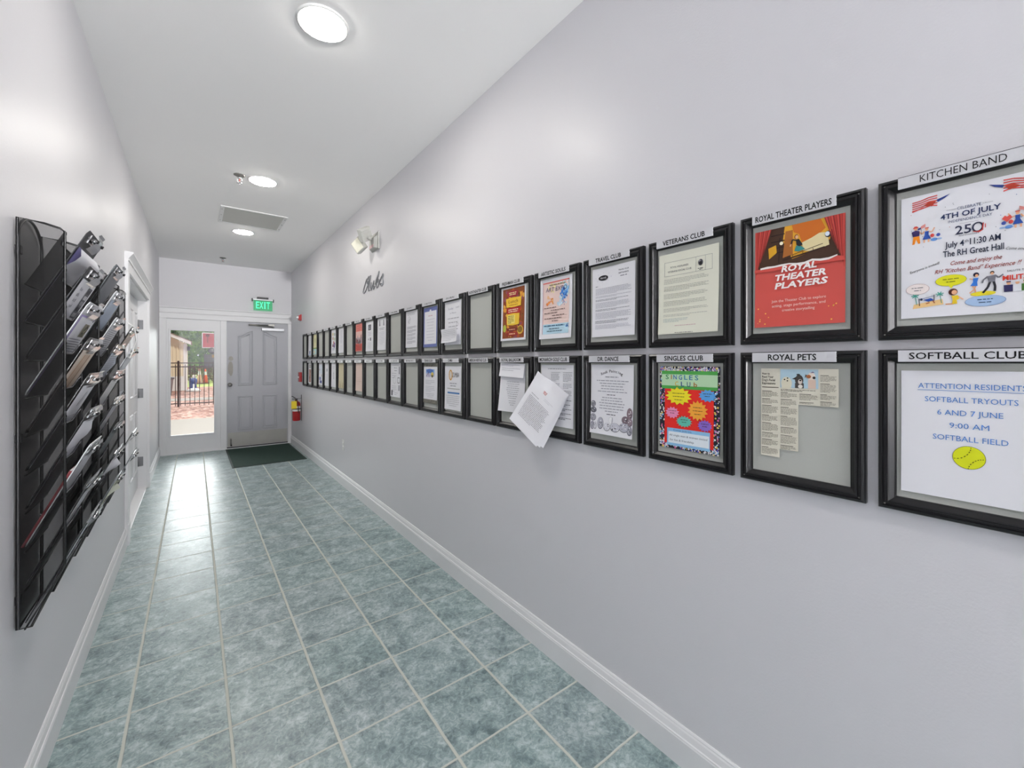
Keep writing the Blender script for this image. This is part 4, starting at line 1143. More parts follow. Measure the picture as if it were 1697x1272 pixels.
for cx, cz, rx, rz, c in ((-0.094, -0.020, 0.013, 0.013, '#8d8d97'), (-0.092, -0.045, 0.016, 0.012, '#6a6a74'), (-0.093, -0.075, 0.016, 0.015, '#a9a9b4'), (-0.095, -0.108, 0.011, 0.017, '#a4a4b0'), (-0.080, -0.108, 0.008, 0.015, '#cfcfd8'), (-0.053, -0.096, 0.016, 0.024, '#b4b4c0'), (-0.019, -0.108, 0.018, 0.016, '#dcdce4'), (0.022, -0.106, 0.025, 0.018, '#cdcdd8'), (0.066, -0.102, 0.024, 0.018, '#bdbdca'), (0.092, -0.046, 0.014, 0.022, '#8f7c84'), (0.072, -0.072, 0.018, 0.015, '#7f6f78'), (0.094, -0.078, 0.013, 0.016, '#968690'), (0.094, -0.110, 0.013, 0.018, '#9d9daa')):
    p.ell(cx, cz, rx, rz, '#5c5c66', 1); p.ell(cx, cz + 0.001, rx * 0.93, rz * 0.92, c, 2)
    for k in range(7): p.ell(cx + rx * r.uniform(-.6, .6), cz + rz * r.uniform(-.6, .6), rx * r.uniform(.08, .2), rz * r.uniform(.06, .16), r.choice(('#f1f1f4', '#3a3a42', '#f1f1f4', '#5e5e68')), 3, 8)
p.build('painted_stones_drawing', o)

# --- Art expo, Freshman food flyer
o, p = pinned('T', 17, 'flyer', 'watercolour art show flyer in the Artistic Souls frame', 'flyer', M_PAPER, -0.008, 0.009, bend=curl(0.009, 0.003))
p.rect(-0.088, -0.118, 0.090, 0.124, '#edd3cc', 1); p.rect(-0.088, 0.118, 0.090, 0.124, '#d6706a', 2); p.rect(-0.088, -0.118, -0.084, 0.120, '#c99aa6', 2)
p.rect(-0.084, -0.118, 0.090, -0.072, '#bcdcec', 2)
def splash(cx, cz, R, n, cols, seed, L):
    r = random.Random(seed)
    for k in range(n):
        a, d = r.uniform(0, 2 * PI), R * r.random() ** 0.7
        s = r.uniform(0.10, 0.34) * R
        p.poly([(min(0.089, max(-0.083, cx + d * math.cos(a) + s * r.uniform(.6, 1.2) * math.cos(q))), min(0.117, max(-0.116, cz + d * math.sin(a) + s * r.uniform(.6, 1.2) * math.sin(q)))) for q in [i * PI / 5 for i in range(10)]], r.choice(cols), L + (k % 5) * 0.25)
splash(0.062, 0.080, 0.042, 22, ('#bfe0f0', '#d8ecf2', '#8fc4e6'), 2, 2); splash(0.045, 0.030, 0.030, 12, ('#d9e8f0', '#c6dcee'), 5, 3)
splash(-0.020, 0.098, 0.026, 10, ('#f1e08c', '#f4e9a6'), 6, 3); splash(-0.040, 0.030, 0.026, 16, ('#f0a45c', '#e98a4c', '#f2c49a'), 3, 4); splash(0.060, 0.055, 0.026, 24, ('#3d7fd0', '#2f62b8', '#6aa8e6'), 4, 5); splash(0.058, 0.022, 0.012, 8, ('#5c98dc', '#2f62b8'), 9, 5); splash(0.080, -0.085, 0.013, 12, ('#4c86cc', '#2f5fa8'), 10, 4)
p.build('watercolour_picture', o); p = Print(0.0089, p.bend)
p.text('ART EXPO', 0.004, 0.078, 0.0200, '#39406c', 8, width=0.140, shear=0.12, bold=-0.004)
p.lines(-0.060, 0.085, 0.108, 1, 0.005, 0.0040, '#8a8458', 8, 1, 'c', 0.95)
for k, (a, b2) in enumerate(((-0.075, 0.010), (-0.030, 0.070), (-0.075, 0.020), (-0.020, 0.066), (-0.072, 0.050), (-0.020, 0.022))): p.lines(a, b2, 0.004 - k * 0.0125, 1, 0.004, 0.0036, '#77605c', 8, k + 3, 'l', 0.95)
p.lines(-0.074, 0.070, -0.080, 1, 0.004, 0.0046, '#3f6a8c', 8, 12, 'l', 0.95); p.lines(-0.050, 0.045, -0.094, 1, 0.004, 0.0030, '#3d5668', 8, 13, 'c', 0.9); p.lines(-0.070, 0.070, -0.105, 1, 0.004, 0.0030, '#3d5668', 8, 14, 'c', 0.95)
p.build('printed_text', o)

o, p = pinned('T', 16, 'flyer', 'orange and brown food flyer in the Freshman Club frame', 'flyer', M_PAPER, -0.006, 0.014, bend=curl(0.006, 0.002))
p.rect(-0.092, -0.128, 0.094, 0.132, '#8f4a24', 1)
r = random.Random(21)
def food(n, L, cols, smin, smax):
    for k in range(n):
        cx, cz, s = r.uniform(-0.085, 0.087), r.uniform(-0.12, 0.124), r.uniform(smin, smax)
        p.poly([(min(0.0935, max(-0.0915, cx + s * r.uniform(.6, 1.3) * math.cos(q))), min(0.1315, max(-0.1275, cz + s * r.uniform(.6, 1.3) * math.sin(q)))) for q in [i * PI / 4 for i in range(8)]], r.choice(cols), L + (k % 4) * 0.3)
food(60, 2, ('#d9792c', '#b9552a', '#eab048', '#8a3a22', '#e59a3a', '#94505c'), 0.008, 0.018)
food(34, 3.4, ('#e8b040', '#c2541f', '#5a2a1e', '#86592c'), 0.003, 0.008)
p.ell(0.062, -0.088, 0.026, 0.022, '#e0b84a', 5); p.ell(0.062, -0.086, 0.020, 0.016, '#8a6a24', 6); p.ell(-0.072, -0.075, 0.014, 0.020, '#b9c24a', 5)
p.build('food_picture', o); p = Print(0.0089, p.bend)
for cx, cz, w, h, c, sl in ((-0.005, 0.103, 0.090, 0.026, '#a02a3a', 0), (0.004, 0.058, 0.125, 0.044, '#efc23a', 0), (0.004, 0.014, 0.110, 0.030, '#b5262a', 0), (0.0, -0.030, 0.104, 0.056, '#f0c63c', 0), (-0.005, -0.083, 0.090, 0.014, '#7a2a22', 0), (-0.005, -0.106, 0.090, 0.016, '#9a3026', 0)):
    p.poly([(cx - w / 2, cz - h / 2), (cx, cz - h / 2 - 0.004), (cx + w / 2, cz - h / 2), (cx + w / 2 + 0.004, cz + h / 2), (cx, cz + h / 2 + 0.004), (cx - w / 2 - 0.004, cz + h / 2)], c, 7)
p.rect(-0.046, -0.053, 0.018, -0.008, '#f5e27a', 8)
p.lines(-0.040, 0.032, 0.108, 2, 0.009, 0.0045, '#f2d9a0', 8, 1, 'c', 0.9); p.text('Lunch', 0.0, 0.055, 0.0170, '#7a2f1e', 8, width=0.080, shear=0.15); p.lines(-0.045, 0.05, 0.044, 1, 0.006, 0.004, '#a5671f', 8, 4, 'c', 0.9)
p.lines(-0.045, 0.048, 0.020, 2, 0.010, 0.005, '#f4d9c0', 8, 5, 'c', 0.9); p.lines(-0.042, 0.010, -0.014, 5, 0.0085, 0.0034, '#7c6420', 9, 6)
p.lines(-0.040, 0.032, -0.083, 1, 0.006, 0.004, '#f0c49a', 8, 7, 'c', 0.9); p.lines(-0.040, 0.032, -0.106, 1, 0.006, 0.005, '#f0c49a', 8, 8, 'c', 0.9)
p.build('printed_text', o)

# --- golf sheet with a loose stapled bundle hanging over it; ballroom sheets
o, p = pinned('B', 17, 'schedule_sheet', 'white two-column schedule pinned flat in the Monarch Golf Club frame', 'sheet', M_PAPER, 0.001, 0.008, bend=curl(0.003, 0.002))
p.lines(-0.060, 0.090, 0.122, 1, 0.005, 0.0030, G1, 1, 1, 'l', 0.8)
p.line([(-0.04, 0.106), (0.022, 0.106)], 0.0012, G2); p.line([(0.040, 0.106), (0.10, 0.106)], 0.0012, G2)
for cx in (-0.040, 0.040):
    zz = 0.098
    for n, s in ((6, 1), (4, 2), (5, 3)): p.lines(cx, cx + 0.058, zz, n, 0.0062, 0.0022, G1, 1, s + int(cx * 100)); zz -= 0.0062 * n + 0.006
for k in range(5): p.lines(0.0, 0.095, -0.018 - k * 0.02, 2, 0.006, 0.0026, G2, 1, 20 + k, 'l', 0.6)
p.lines(-0.02, 0.03, -0.104, 1, 0.006, 0.0024, '#8a86c0', 1, 30)
p.build('printed_text', o)
def hang(x, z): # the bundle droops away from the wall towards its lower left corner
    u = max(0.0, (PH / 2 - z) / PH)
    return 0.040 * u ** 1.3 + 0.020 * u * max(0, (PW / 2 - x) / PW) - 0.012 * math.exp(-((x + 0.0) ** 2 + (z - PH / 2) ** 2) / 0.0016)
x, y, z = frame_xyz(17, 'B')
e = tag(empty('paper_bundle', (x, y + 0.018, z + 0.062), (0, 0, -PI / 2)), 'loose white stapled pages hanging askew across the Monarch Golf Club frame', 'paper bundle')
ang = 0.56
def place(o, dx=0.0, dz=0.0, da=0.0):
    o.rotation_euler = (0, ang + da, 0)
    a = ang + da
    o.location = (-PH / 2 * math.sin(a) + dx, 0, -PH / 2 * math.cos(a) + dz)
    return o
lastp = None
for k in range(3):
    bd = (lambda k: (lambda x, z: hang(x, z) - 0.0016 * k - 0.006 * k * max(0, x / PW) ))(k)
    s_ = place(sheet('page', PW, PH, M_PAPER, bd, 0.028, e, 10, 14), 0.004 * k, 0.002 * k, -0.05 * k)
    if k == 0: lastp = s_
p = Print(0.0285, hang)
p.lines(-0.018, 0.010, 0.088, 3, 0.005, 0.0026, '#b5564a', 1, 1, 'c', 0.9)
p.lines(-0.075, 0.020, 0.040, 1, 0.005, 0.0020, G2, 1, 2); p.lines(0.010, 0.080, 0.062, 2, 0.007, 0.0016, '#c4c4ca', 1, 3)
p.lines(-0.080, 0.080, 0.026, 17, 0.0070, 0.0022, '#85858e', 1, 4)
p.build('printed_text', lastp)

o, p = pinned('B', 16, 'letter', 'white letter folded over at the top in the Royal Ballroom frame', 'letter', M_PAPER, -0.012, 0.028, w=0.205, h=0.250, bend=lambda x, z: 0.010 * max(0, (0.125 - z) / 0.25) ** 2 + 0.014 * max(0, (0.10 - x) / 0.2) ** 2 * max(0, (0.125 - z) / 0.25))
p.lines(-0.050, 0.060, 0.030, 9, 0.0105, 0.0026, G1, 1, 5, 'c', 0.6); p.lines(-0.025, 0.035, -0.068, 3, 0.0105, 0.0024, G1, 1, 6, 'c', 0.6)
p.build('printed_text', o)
fold = sheet('folded_flap', 0.208, 0.072, M_PAPER, lambda x, z: 0.010 * max(0, (0.036 - z) / 0.072) ** 1.5, 0.014, o, 8, 5)
fold.location = (0.0, 0, 0.092); fold.rotation_euler = (0, 0.03, 0)
p = Print(0.0145, lambda x, z: 0.010 * max(0, (0.036 - z) / 0.072) ** 1.5)
p.lines(-0.09, 0.08, 0.026, 2, 0.006, 0.0018, '#bdbdc6', 1, 8); p.lines(-0.085, 0.085, 0.008, 2, 0.010, 0.0018, G1, 1, 7)
p.build('printed_text', fold)

# --- the sheets farther down the wall, each with its own print
def simple(row, i, name, label, material, dx, dz, fn, bend=None, cat='sheet', w=PW, h=PH):
    o, p = pinned(row, i, name, label, cat, material, dx, dz, w, h, bend or curl(0.004, 0.002))
    if fn: fn(p); p.build('printed_text', o)
    return o
def f_T14(p):
    p.text('Sunday', -0.030, 0.088, 0.0130, '#a3a3b4', width=0.070, shear=0.2); p.text('Lunch', 0.060, 0.092, 0.0110, '#a3a3b0', width=0.045, shear=0.2); p.text('at Noon', 0.0, 0.060, 0.0110, '#a3a3ac', width=0.080, shear=0.2)
    p.lines(-0.070, 0.080, 0.030, 3, 0.026, 0.0060, '#b4b4ba', 1, 2, 'c', 0.9); p.ring(0.060, -0.012, 0.012, 0.010, 0.0022, '#8a8a92')
    p.lines(0.030, 0.085, -0.040, 1, 0.01, 0.006, '#77777e', 1, 4)
o = simple('T', 14, 'handwritten_note', 'handwritten white note with a small folded slip over its foot, upper row', M_PAPER, -0.006, 0.013, f_T14)
x, y, z = frame_xyz(14, 'T')
sb = lambda x, z: 0.020 * max(0, x / 0.12) ** 2 + 0.006 * abs(z) / 0.05
s2 = tag(sheet('paper_slip', 0.236, 0.090, M_PAPER, sb, 0.022, None, 8, 6, loc=(x, y + 0.018, z - 0.066), rot=(0, -0.02, -PI / 2)), 'small curled white slip hanging over the handwritten note', 'paper slip')
p = Print(0.0225, sb); p.lines(-0.100, 0.095, 0.034, 7, 0.0105, 0.0022, '#b4b4ba', 1, 9); p.build('printed_text', s2)
def f_T13(p):
    B = '#6c76ae'
    p.rect(-0.1075, 0.112, 0.1075, 0.1395, B); p.rect(-0.1075, -0.1395, 0.1075, -0.118, B); p.rect(-0.1075, -0.118, -0.094, 0.112, B); p.rect(0.094, -0.118, 0.1075, 0.112, B); p.ell(0, 0.114, 0.014, 0.010, '#e9e9ee', 2)
    p.lines(-0.050, 0.050, 0.080, 1, 0.01, 0.005, '#d0a8b4', 1, 1, 'c', 0.9); p.lines(-0.070, 0.070, 0.055, 8, 0.021, 0.003, '#bcbcc8', 1, 2, 'c', 0.6)
simple('T', 13, 'certificate', 'white sheet with a blue-violet border in the upper row', M_PAPER, -0.018, 0.008, f_T13)
def f_T12(p):
    p.lines(-0.080, 0.080, 0.122, 2, 0.010, 0.003, G1, 1, 1, 'l', 0.9); p.ring(-0.045, 0.072, 0.022, 0.026, 0.003, '#b4b4ba'); p.line([(-0.06, 0.05), (-0.03, 0.085)], 0.008, '#b8b8c0')
    for k in range(5): p.lines(-0.085, 0.085, 0.020 - k * 0.028, 3, 0.0075, 0.0030, G1, 1, 5 + k)
simple('T', 12, 'letter', 'white letter with faint round emblem, upper row beside the blue-bordered sheet', M_PAPER, -0.014, 0.014, f_T12)
def f_T10(p):
    for x in (-0.050, 0.050): p.poly([(x - 0.014, 0.075), (x + 0.014, 0.075), (x + 0.008, 0.112), (x, 0.126), (x - 0.008, 0.112)], '#85858e'); p.ell(x, 0.118, 0.007, 0.009, '#5c5c64', 2)
    p.lines(-0.070, 0.070, 0.055, 2, 0.012, 0.004, G1, 1, 2, 'c', 0.8); p.lines(-0.075, 0.075, 0.020, 9, 0.013, 0.003, '#c2c2ca', 1, 3, 'c', 0.6)
simple('T', 10, 'flyer', 'white flyer with two small grey figures at its head, upper row', M_PAPER, -0.012, 0.010, f_T10)
def f_T9(p):
    p.rect(-0.040, 0.060, 0.040, 0.112, '#55555e'); p.ell(0, 0.086, 0.022, 0.020, '#a4a4ac', 2); p.ell(0.004, 0.090, 0.010, 0.008, '#3a3a42', 3)
    p.lines(-0.06, 0.06, 0.040, 3, 0.014, 0.004, '#c4b8cc', 1, 3, 'c', 0.8); p.rect(0.010, -0.040, 0.045, -0.012, '#7a7a84'); p.rect(-0.045, -0.034, -0.015, -0.018, '#b4b4bc'); p.lines(-0.07, 0.07, -0.060, 5, 0.012, 0.003, '#c2c2ca', 1, 4, 'c', 0.7)
simple('T', 9, 'flyer', 'white flyer with a dark square picture, upper row beside the red poster', M_PAPER, -0.014, 0.006, f_T9)
def f_T8(p):
    p.rect(-0.102, 0.060, 0.102, 0.135, '#e0857c'); p.lines(-0.08, 0.08, 0.115, 3, 0.020, 0.007, '#c95a52', 2, 1, 'c', 0.9)
    p.rect(-0.102, 0.000, 0.102, 0.060, '#e5bdb6'); p.rect(-0.102, -0.060, 0.102, 0.000, '#bfa6aa')
    r = random.Random(4)
    for k in range(26): p.ell(r.uniform(-0.085, 0.085), r.uniform(-0.075, 0.010), r.uniform(0.006, 0.014), r.uniform(0.010, 0.026), r.choice(('#6a4a50', '#8f3f3c', '#7d7f86', '#4a3c44', '#a8685e')), 2 + k * 0.1, 8)
    p.rect(-0.102, -0.135, 0.102, -0.062, '#cf5a50', 3); p.lines(-0.085, 0.085, -0.078, 4, 0.014, 0.006, '#a83a34', 6, 2, 'c', 0.9)
simple('T', 8, 'poster', 'faded red poster with a crowd picture in the upper row', mat('faded_red_poster', '#d98c84', rough=0.5, var=0.05), -0.020, 0.012, f_T8, cat='poster')
def f_T6(p):
    p.lines(-0.06, 0.06, 0.110, 10, 0.015, 0.004, '#b4b4c4', 1, 6, 'c', 0.7); p.lines(-0.07, 0.07, -0.060, 4, 0.014, 0.003, '#c8c8d4', 1, 7, 'c', 0.7)
simple('T', 6, 'letter', 'white letter, seventh from the door in the upper row', M_PAPER, -0.012, 0.010, f_T6)
def f_T5(p):
    for cx, cz, c in ((-0.04, 0.09, '#d8c890'), (0.04, 0.085, '#a9b8b0'), (-0.035, 0.04, '#c9a890'), (0.045, 0.03, '#b8c8a8'), (0.0, -0.010, '#c98a86'), (0.04, -0.030, '#8a6aa0'), (-0.03, -0.045, '#7a4a6a'), (0.03, -0.055, '#5a4a86')): p.ell(cx, cz, 0.028, 0.020, c)
    p.lines(-0.07, 0.07, -0.082, 2, 0.014, 0.006, '#8f96b4', 1, 1, 'c', 0.8)
simple('T', 5, 'flyer', 'flyer of small coloured pictures, sixth frame from the door, upper row', M_PAPER, -0.012, 0.008, f_T5)
def f_T2(p):
    p.rect(-0.1, -0.04, 0.1, 0.13, '#ded9ae'); p.ell(0, 0.06, 0.05, 0.035, '#c9c9a0', 2); p.rect(-0.1, -0.06, 0.1, -0.04, '#8fa86a', 2); p.rect(-0.1, -0.135, 0.1, -0.06, '#b9d6d9', 2); p.ell(-0.04, -0.10, 0.03, 0.02, '#e2cf9a', 3)
simple('T', 2, 'flyer', 'pale yellow and green flyer, third from the door in the upper row', M_TAN, -0.012, 0.006, f_T2)
def f_T1(p):
    p.ring(0, 0.09, 0.025, 0.022, 0.006, '#9a9ea8'); p.lines(-0.06, 0.06, 0.05, 7, 0.016, 0.004, '#c2c4d0', 1, 1, 'c', 0.7); p.rect(-0.03, -0.12, 0.03, -0.075, '#55689a'); p.rect(-0.09, -0.138, 0.09, -0.125, '#b4c4e4')
simple('T', 1, 'flyer', 'white flyer with blue patch at its foot, second from the door, upper row', M_PAPER, -0.010, 0.004, f_T1)
def f_B14(p):
    p.ring(-0.030, 0.083, 0.020, 0.030, 0.010, '#d9a85a'); p.ring(-0.030, 0.083, 0.009, 0.018, 0.003, '#e8c890', 2)
    p.text('ZUMBA', 0.035, 0.070, 0.030, '#2c2c32', width=0.086, bold=-0.004, shear=0.1)
    p.lines(-0.05, 0.06, 0.030, 2, 0.016, 0.006, '#a8a8b0', 1, 1, 'c', 0.8); p.line([(-0.075, -0.004), (0.090, -0.004)], 0.004, '#a4a49c'); p.rect(-0.070, -0.036, 0.088, -0.026, '#4c7fb8')
    p.lines(-0.090, 0.095, -0.050, 6, 0.0125, 0.0034, '#bdbdc2', 1, 2, 'c', 0.6)
simple('B', 14, 'flyer', 'white flyer with orange emblem and blue bar in the lower row', M_PAPER, -0.014, -0.004, f_B14, cat='flyer')
def f_B13(p):
    p.rect(-0.1075, 0.118, 0.1075, 0.1395, '#77756c'); p.rect(-0.1075, -0.1395, 0.1075, -0.112, '#77756c')
    r = random.Random(2)
    for k in range(40): p.rect(*(lambda a, b2: (a, b2, a + 0.006, b2 + 0.006))(r.uniform(-0.105, 0.098), r.choice((r.uniform(0.118, 0.132), r.uniform(-0.138, -0.12)))), r.choice(('#4a4a44', '#9a988c', '#3a3a36')), 2)
    p.rect(-0.072, 0.050, 0.062, 0.100, '#8fb0e0'); p.ell(-0.01, 0.088, 0.055, 0.014, '#4f76c0', 2); p.rect(-0.072, 0.044, 0.0, 0.070, '#c9c4d8', 2); p.ell(0.03, 0.062, 0.022, 0.018, '#e0c86a', 3); p.ell(0.03, 0.052, 0.014, 0.010, '#5c5640', 4); p.line([(-0.06, 0.05), (-0.03, 0.08), (-0.02, 0.05)], 0.006, '#6a5a8a', 3)
    p.lines(-0.080, 0.075, 0.020, 3, 0.011, 0.003, '#b4b4bc', 1, 3); p.lines(-0.080, 0.075, -0.022, 4, 0.011, 0.003, '#b4b4bc', 1, 4); p.lines(-0.080, 0.070, -0.072, 3, 0.011, 0.003, '#b4b4bc', 1, 5, 'c')
simple('B', 13, 'flyer', 'white flyer with sky-blue photo between dark bands in the lower row', M_PAPER, -0.018, 0.013, f_B13, cat='flyer')
def f_B11(p):
    p.rect(0.070, 0.050, 0.092, 0.110, '#8a8a92'); p.line([(0.045, 0.020), (0.090, 0.020), (0.090, -0.022), (0.045, -0.022), (0.045, 0.020)], 0.006, '#6a6a72'); p.rect(0.062, -0.085, 0.095, -0.040, '#a8a8b0'); p.rect(-0.088, -0.128, -0.055, -0.085, '#6e6e76')
    p.lines(-0.04, 0.04, 0.100, 2, 0.022, 0.006, '#a0a0a8', 1, 1, 'c', 0.8); p.ring(-0.02, 0.0, 0.028, 0.030, 0.003, '#aeaeb6'); p.lines(-0.08, 0.02, 0.055, 3, 0.018, 0.004, '#b2b2ba', 1, 2); p.lines(-0.08, 0.03, -0.050, 4, 0.014, 0.004, '#bdbdc4', 1, 3); p.lines(-0.02, 0.06, -0.105, 2, 0.014, 0.004, '#b2b2ba', 1, 4)
simple('B', 11, 'flyer', 'white flyer with grey blocks along its right edge in the lower row', M_PAPER, -0.016, 0.016, f_B11)
simple('B', 8, 'notice', 'pale pink sheet in the lower row under the red poster', M_PINK, -0.006, 0.013, lambda p: (p.lines(-0.085, 0.085, 0.11, 12, 0.0165, 0.003, '#e0c0b6', 1, 1), p.line([(-0.1, -0.04), (0.1, -0.04)], 0.002, '#c9aea4')))
def f_B6(p):
    r = random.Random(6)
    p.lines(-0.06, 0.06, 0.10, 3, 0.016, 0.004, '#c9c0a0', 1, 1, 'c')
    for k in range(16): a = r.uniform(-0.09, 0.09); p.line([(a, -0.135), (a + r.uniform(-0.01, 0.01), -0.135 + r.uniform(0.03, 0.09))], 0.006, r.choice(('#b8ad84', '#a89c70', '#c8bc94')))
simple('B', 6, 'flyer', 'tan sheet with reed-like drawing, seventh from the door in the lower row', M_TAN, -0.014, 0.012, f_B6)
simple('B', 5, 'flyer', 'white sheet with a grey oval drawing, sixth from the door in the lower row', M_PAPER, -0.012, 0.010, lambda p: (p.ring(0, -0.005, 0.022, 0.036, 0.007, '#85858c'), p.line([(0, 0.03), (0.004, 0.055)], 0.006, '#9a9aa0'), p.lines(-0.06, 0.06, 0.10, 2, 0.02, 0.005, '#c4c4cc', 1, 1, 'c')))
simple('B', 4, 'letter', 'white sheet with a small grey block, fifth from the door in the lower row', M_PAPER, -0.012, 0.010, lambda p: (p.rect(-0.025, 0.040, 0.025, 0.075, '#aab2ba'), p.lines(-0.07, 0.07, 0.0, 8, 0.015, 0.004, '#d0d2dc', 1, 1, 'c')))
def f_B3(p):
    p.rect(-0.09, 0.01, 0.09, 0.125, '#dbe3ef'); p.ell(-0.06, 0.06, 0.014, 0.012, '#9a8a9c', 2); p.ell(0.05, -0.015, 0.014, 0.018, '#8d8f9c', 2); p.rect(-0.09, -0.075, 0.02, -0.035, '#8c94c4', 2); p.rect(-0.05, -0.115, 0.07, -0.080, '#5a5f9c', 2)
simple('B', 3, 'flyer', 'white flyer with pale blue and violet print, fourth from the door in the lower row', M_PAPER, -0.012, 0.008, f_B3)
def f_B1(p):
    p.rect(-0.06, 0.080, 0.06, 0.125, '#85827e'); p.rect(-0.04, 0.088, 0.04, 0.118, '#c9c6c0', 2); p.rect(-0.07, -0.125, 0.07, 0.060, '#b08a80')
    r = random.Random(9)
    for k in range(14): p.ell(r.uniform(-0.05, 0.05), r.uniform(-0.11, 0.045), 0.014, 0.012, r.choice(('#7d5a54', '#d0aea4', '#946c64')), 2 + k * 0.1, 10)
simple('B', 1, 'flyer', 'sheet with brown picture panel, second from the door in the lower row', M_PAPER, -0.010, 0.006, f_B1)

# ------------------------------------------------------------------ black mesh racks on the left wall, with clipboards
M_WIRE = mat('black_wire', '#0e0e10', rough=0.3, spec=0.5)
M_RIM = mat('polished_pocket_rim', '#77777c', rough=0.25, metal=0.8)
RW, RD_, PITCH = 0.238, 0.102, 0.1118
NPK = 10
def zc(k): return 1.768 - PITCH * k
PTILT = math.atan2(0.080, 0.168)
def make_rack():
    t = empty('literature_rack', (XL, 0, 0), R_LEFT)
    # back panel with an arched top
    mb = MB(); mb.m(M_MESH)
    arc = [(RW / 2 + RW / 2 * math.cos(PI * i / 16), 1.735 + 0.075 * math.sin(PI * i / 16)) for i in range(17)]
    pts = [(0, 0.60), (RW, 0.60)] + arc
    mb.add([(x, -0.006, z) for x, z in pts], [tuple(range(len(pts)))])
    bp = mb.build('back_panel', t)
    mb = MB(); mb.m(M_DARKMETAL)
    mb.tube([(x, -0.008, z) for x, z in pts], 0.004, 8, True)
    mb.build('rim', bp)
    prof = [(-0.006, 1.792), (-0.060, 1.784), (-0.092, 1.775), (-0.102, 1.766), (-0.102, zc(NPK - 1)), (-0.034, 0.598), (-0.006, 0.598)]
    for x in (0.0, RW):
        mb = MB(); mb.m(M_MESH)
        mb.add([(x, y, z) for y, z in prof], [tuple(range(len(prof)))])
        sp_ = mb.build('side_panel', t)
        mb = MB(); mb.m(M_WIRE)
        mb.tube([(x, y, z) for y, z in prof], 0.0034, 8, True)
        mb.build('rim', sp_)
    for k in range(NPK):
        zt = zc(k)
        f = lambda x, s: (x, -0.101 + s * math.sin(PTILT), zt - s * math.cos(PTILT))     # s runs down the sloping front
        L = 0.186
        top = [(0.0, 0.0), (0.018, 0.0), (0.028, 0.004), (0.032, 0.014), (0.036, 0.028), (0.050, 0.036), (RW - 0.050, 0.036), (RW - 0.036, 0.028), (RW - 0.032, 0.014), (RW - 0.028, 0.004), (RW - 0.018, 0.0), (RW, 0.0)]
        mb = MB(); mb.m(M_MESH2)
        pts = [f(x, s) for x, s in top] + [f(RW, L), f(0, L)]
        mb.add(pts, [tuple(range(len(pts)))])
        pk = mb.build('pocket_front', t)
        mb = MB(); mb.m(M_RIM)
        mb.tube([f(x, s) for x, s in top], 0.0024, 8)
        mb.build('rim', pk)
        mb = MB(); mb.m(M_WIRE)
        mb.tube([f(0, L), f(RW, L)], 0.0024, 6)
        mb.build('bottom_wire', pk)
    for z in (1.70, 1.15, 0.68):
        mb = MB(); mb.m(M_BLACK); mb.box(0.004, 0.022, -0.012, 0.0, z - 0.012, z + 0.012); mb.build('wall_clip', t)
    return t
RY = (1.832, 2.395, 2.962)
rack0 = make_rack()
for u, (y, lab) in enumerate(zip(RY, ('black mesh pocket rack nearest the camera on the left wall', 'middle black mesh pocket rack of the three on the left wall', 'black mesh pocket rack nearest the white double door'))):
    r_ = rack0 if u == 0 else copy_tree(rack0)
    r_.location = (XL, y, 0)
    tag(r_, lab, 'literature rack', 'black mesh racks on the left wall')

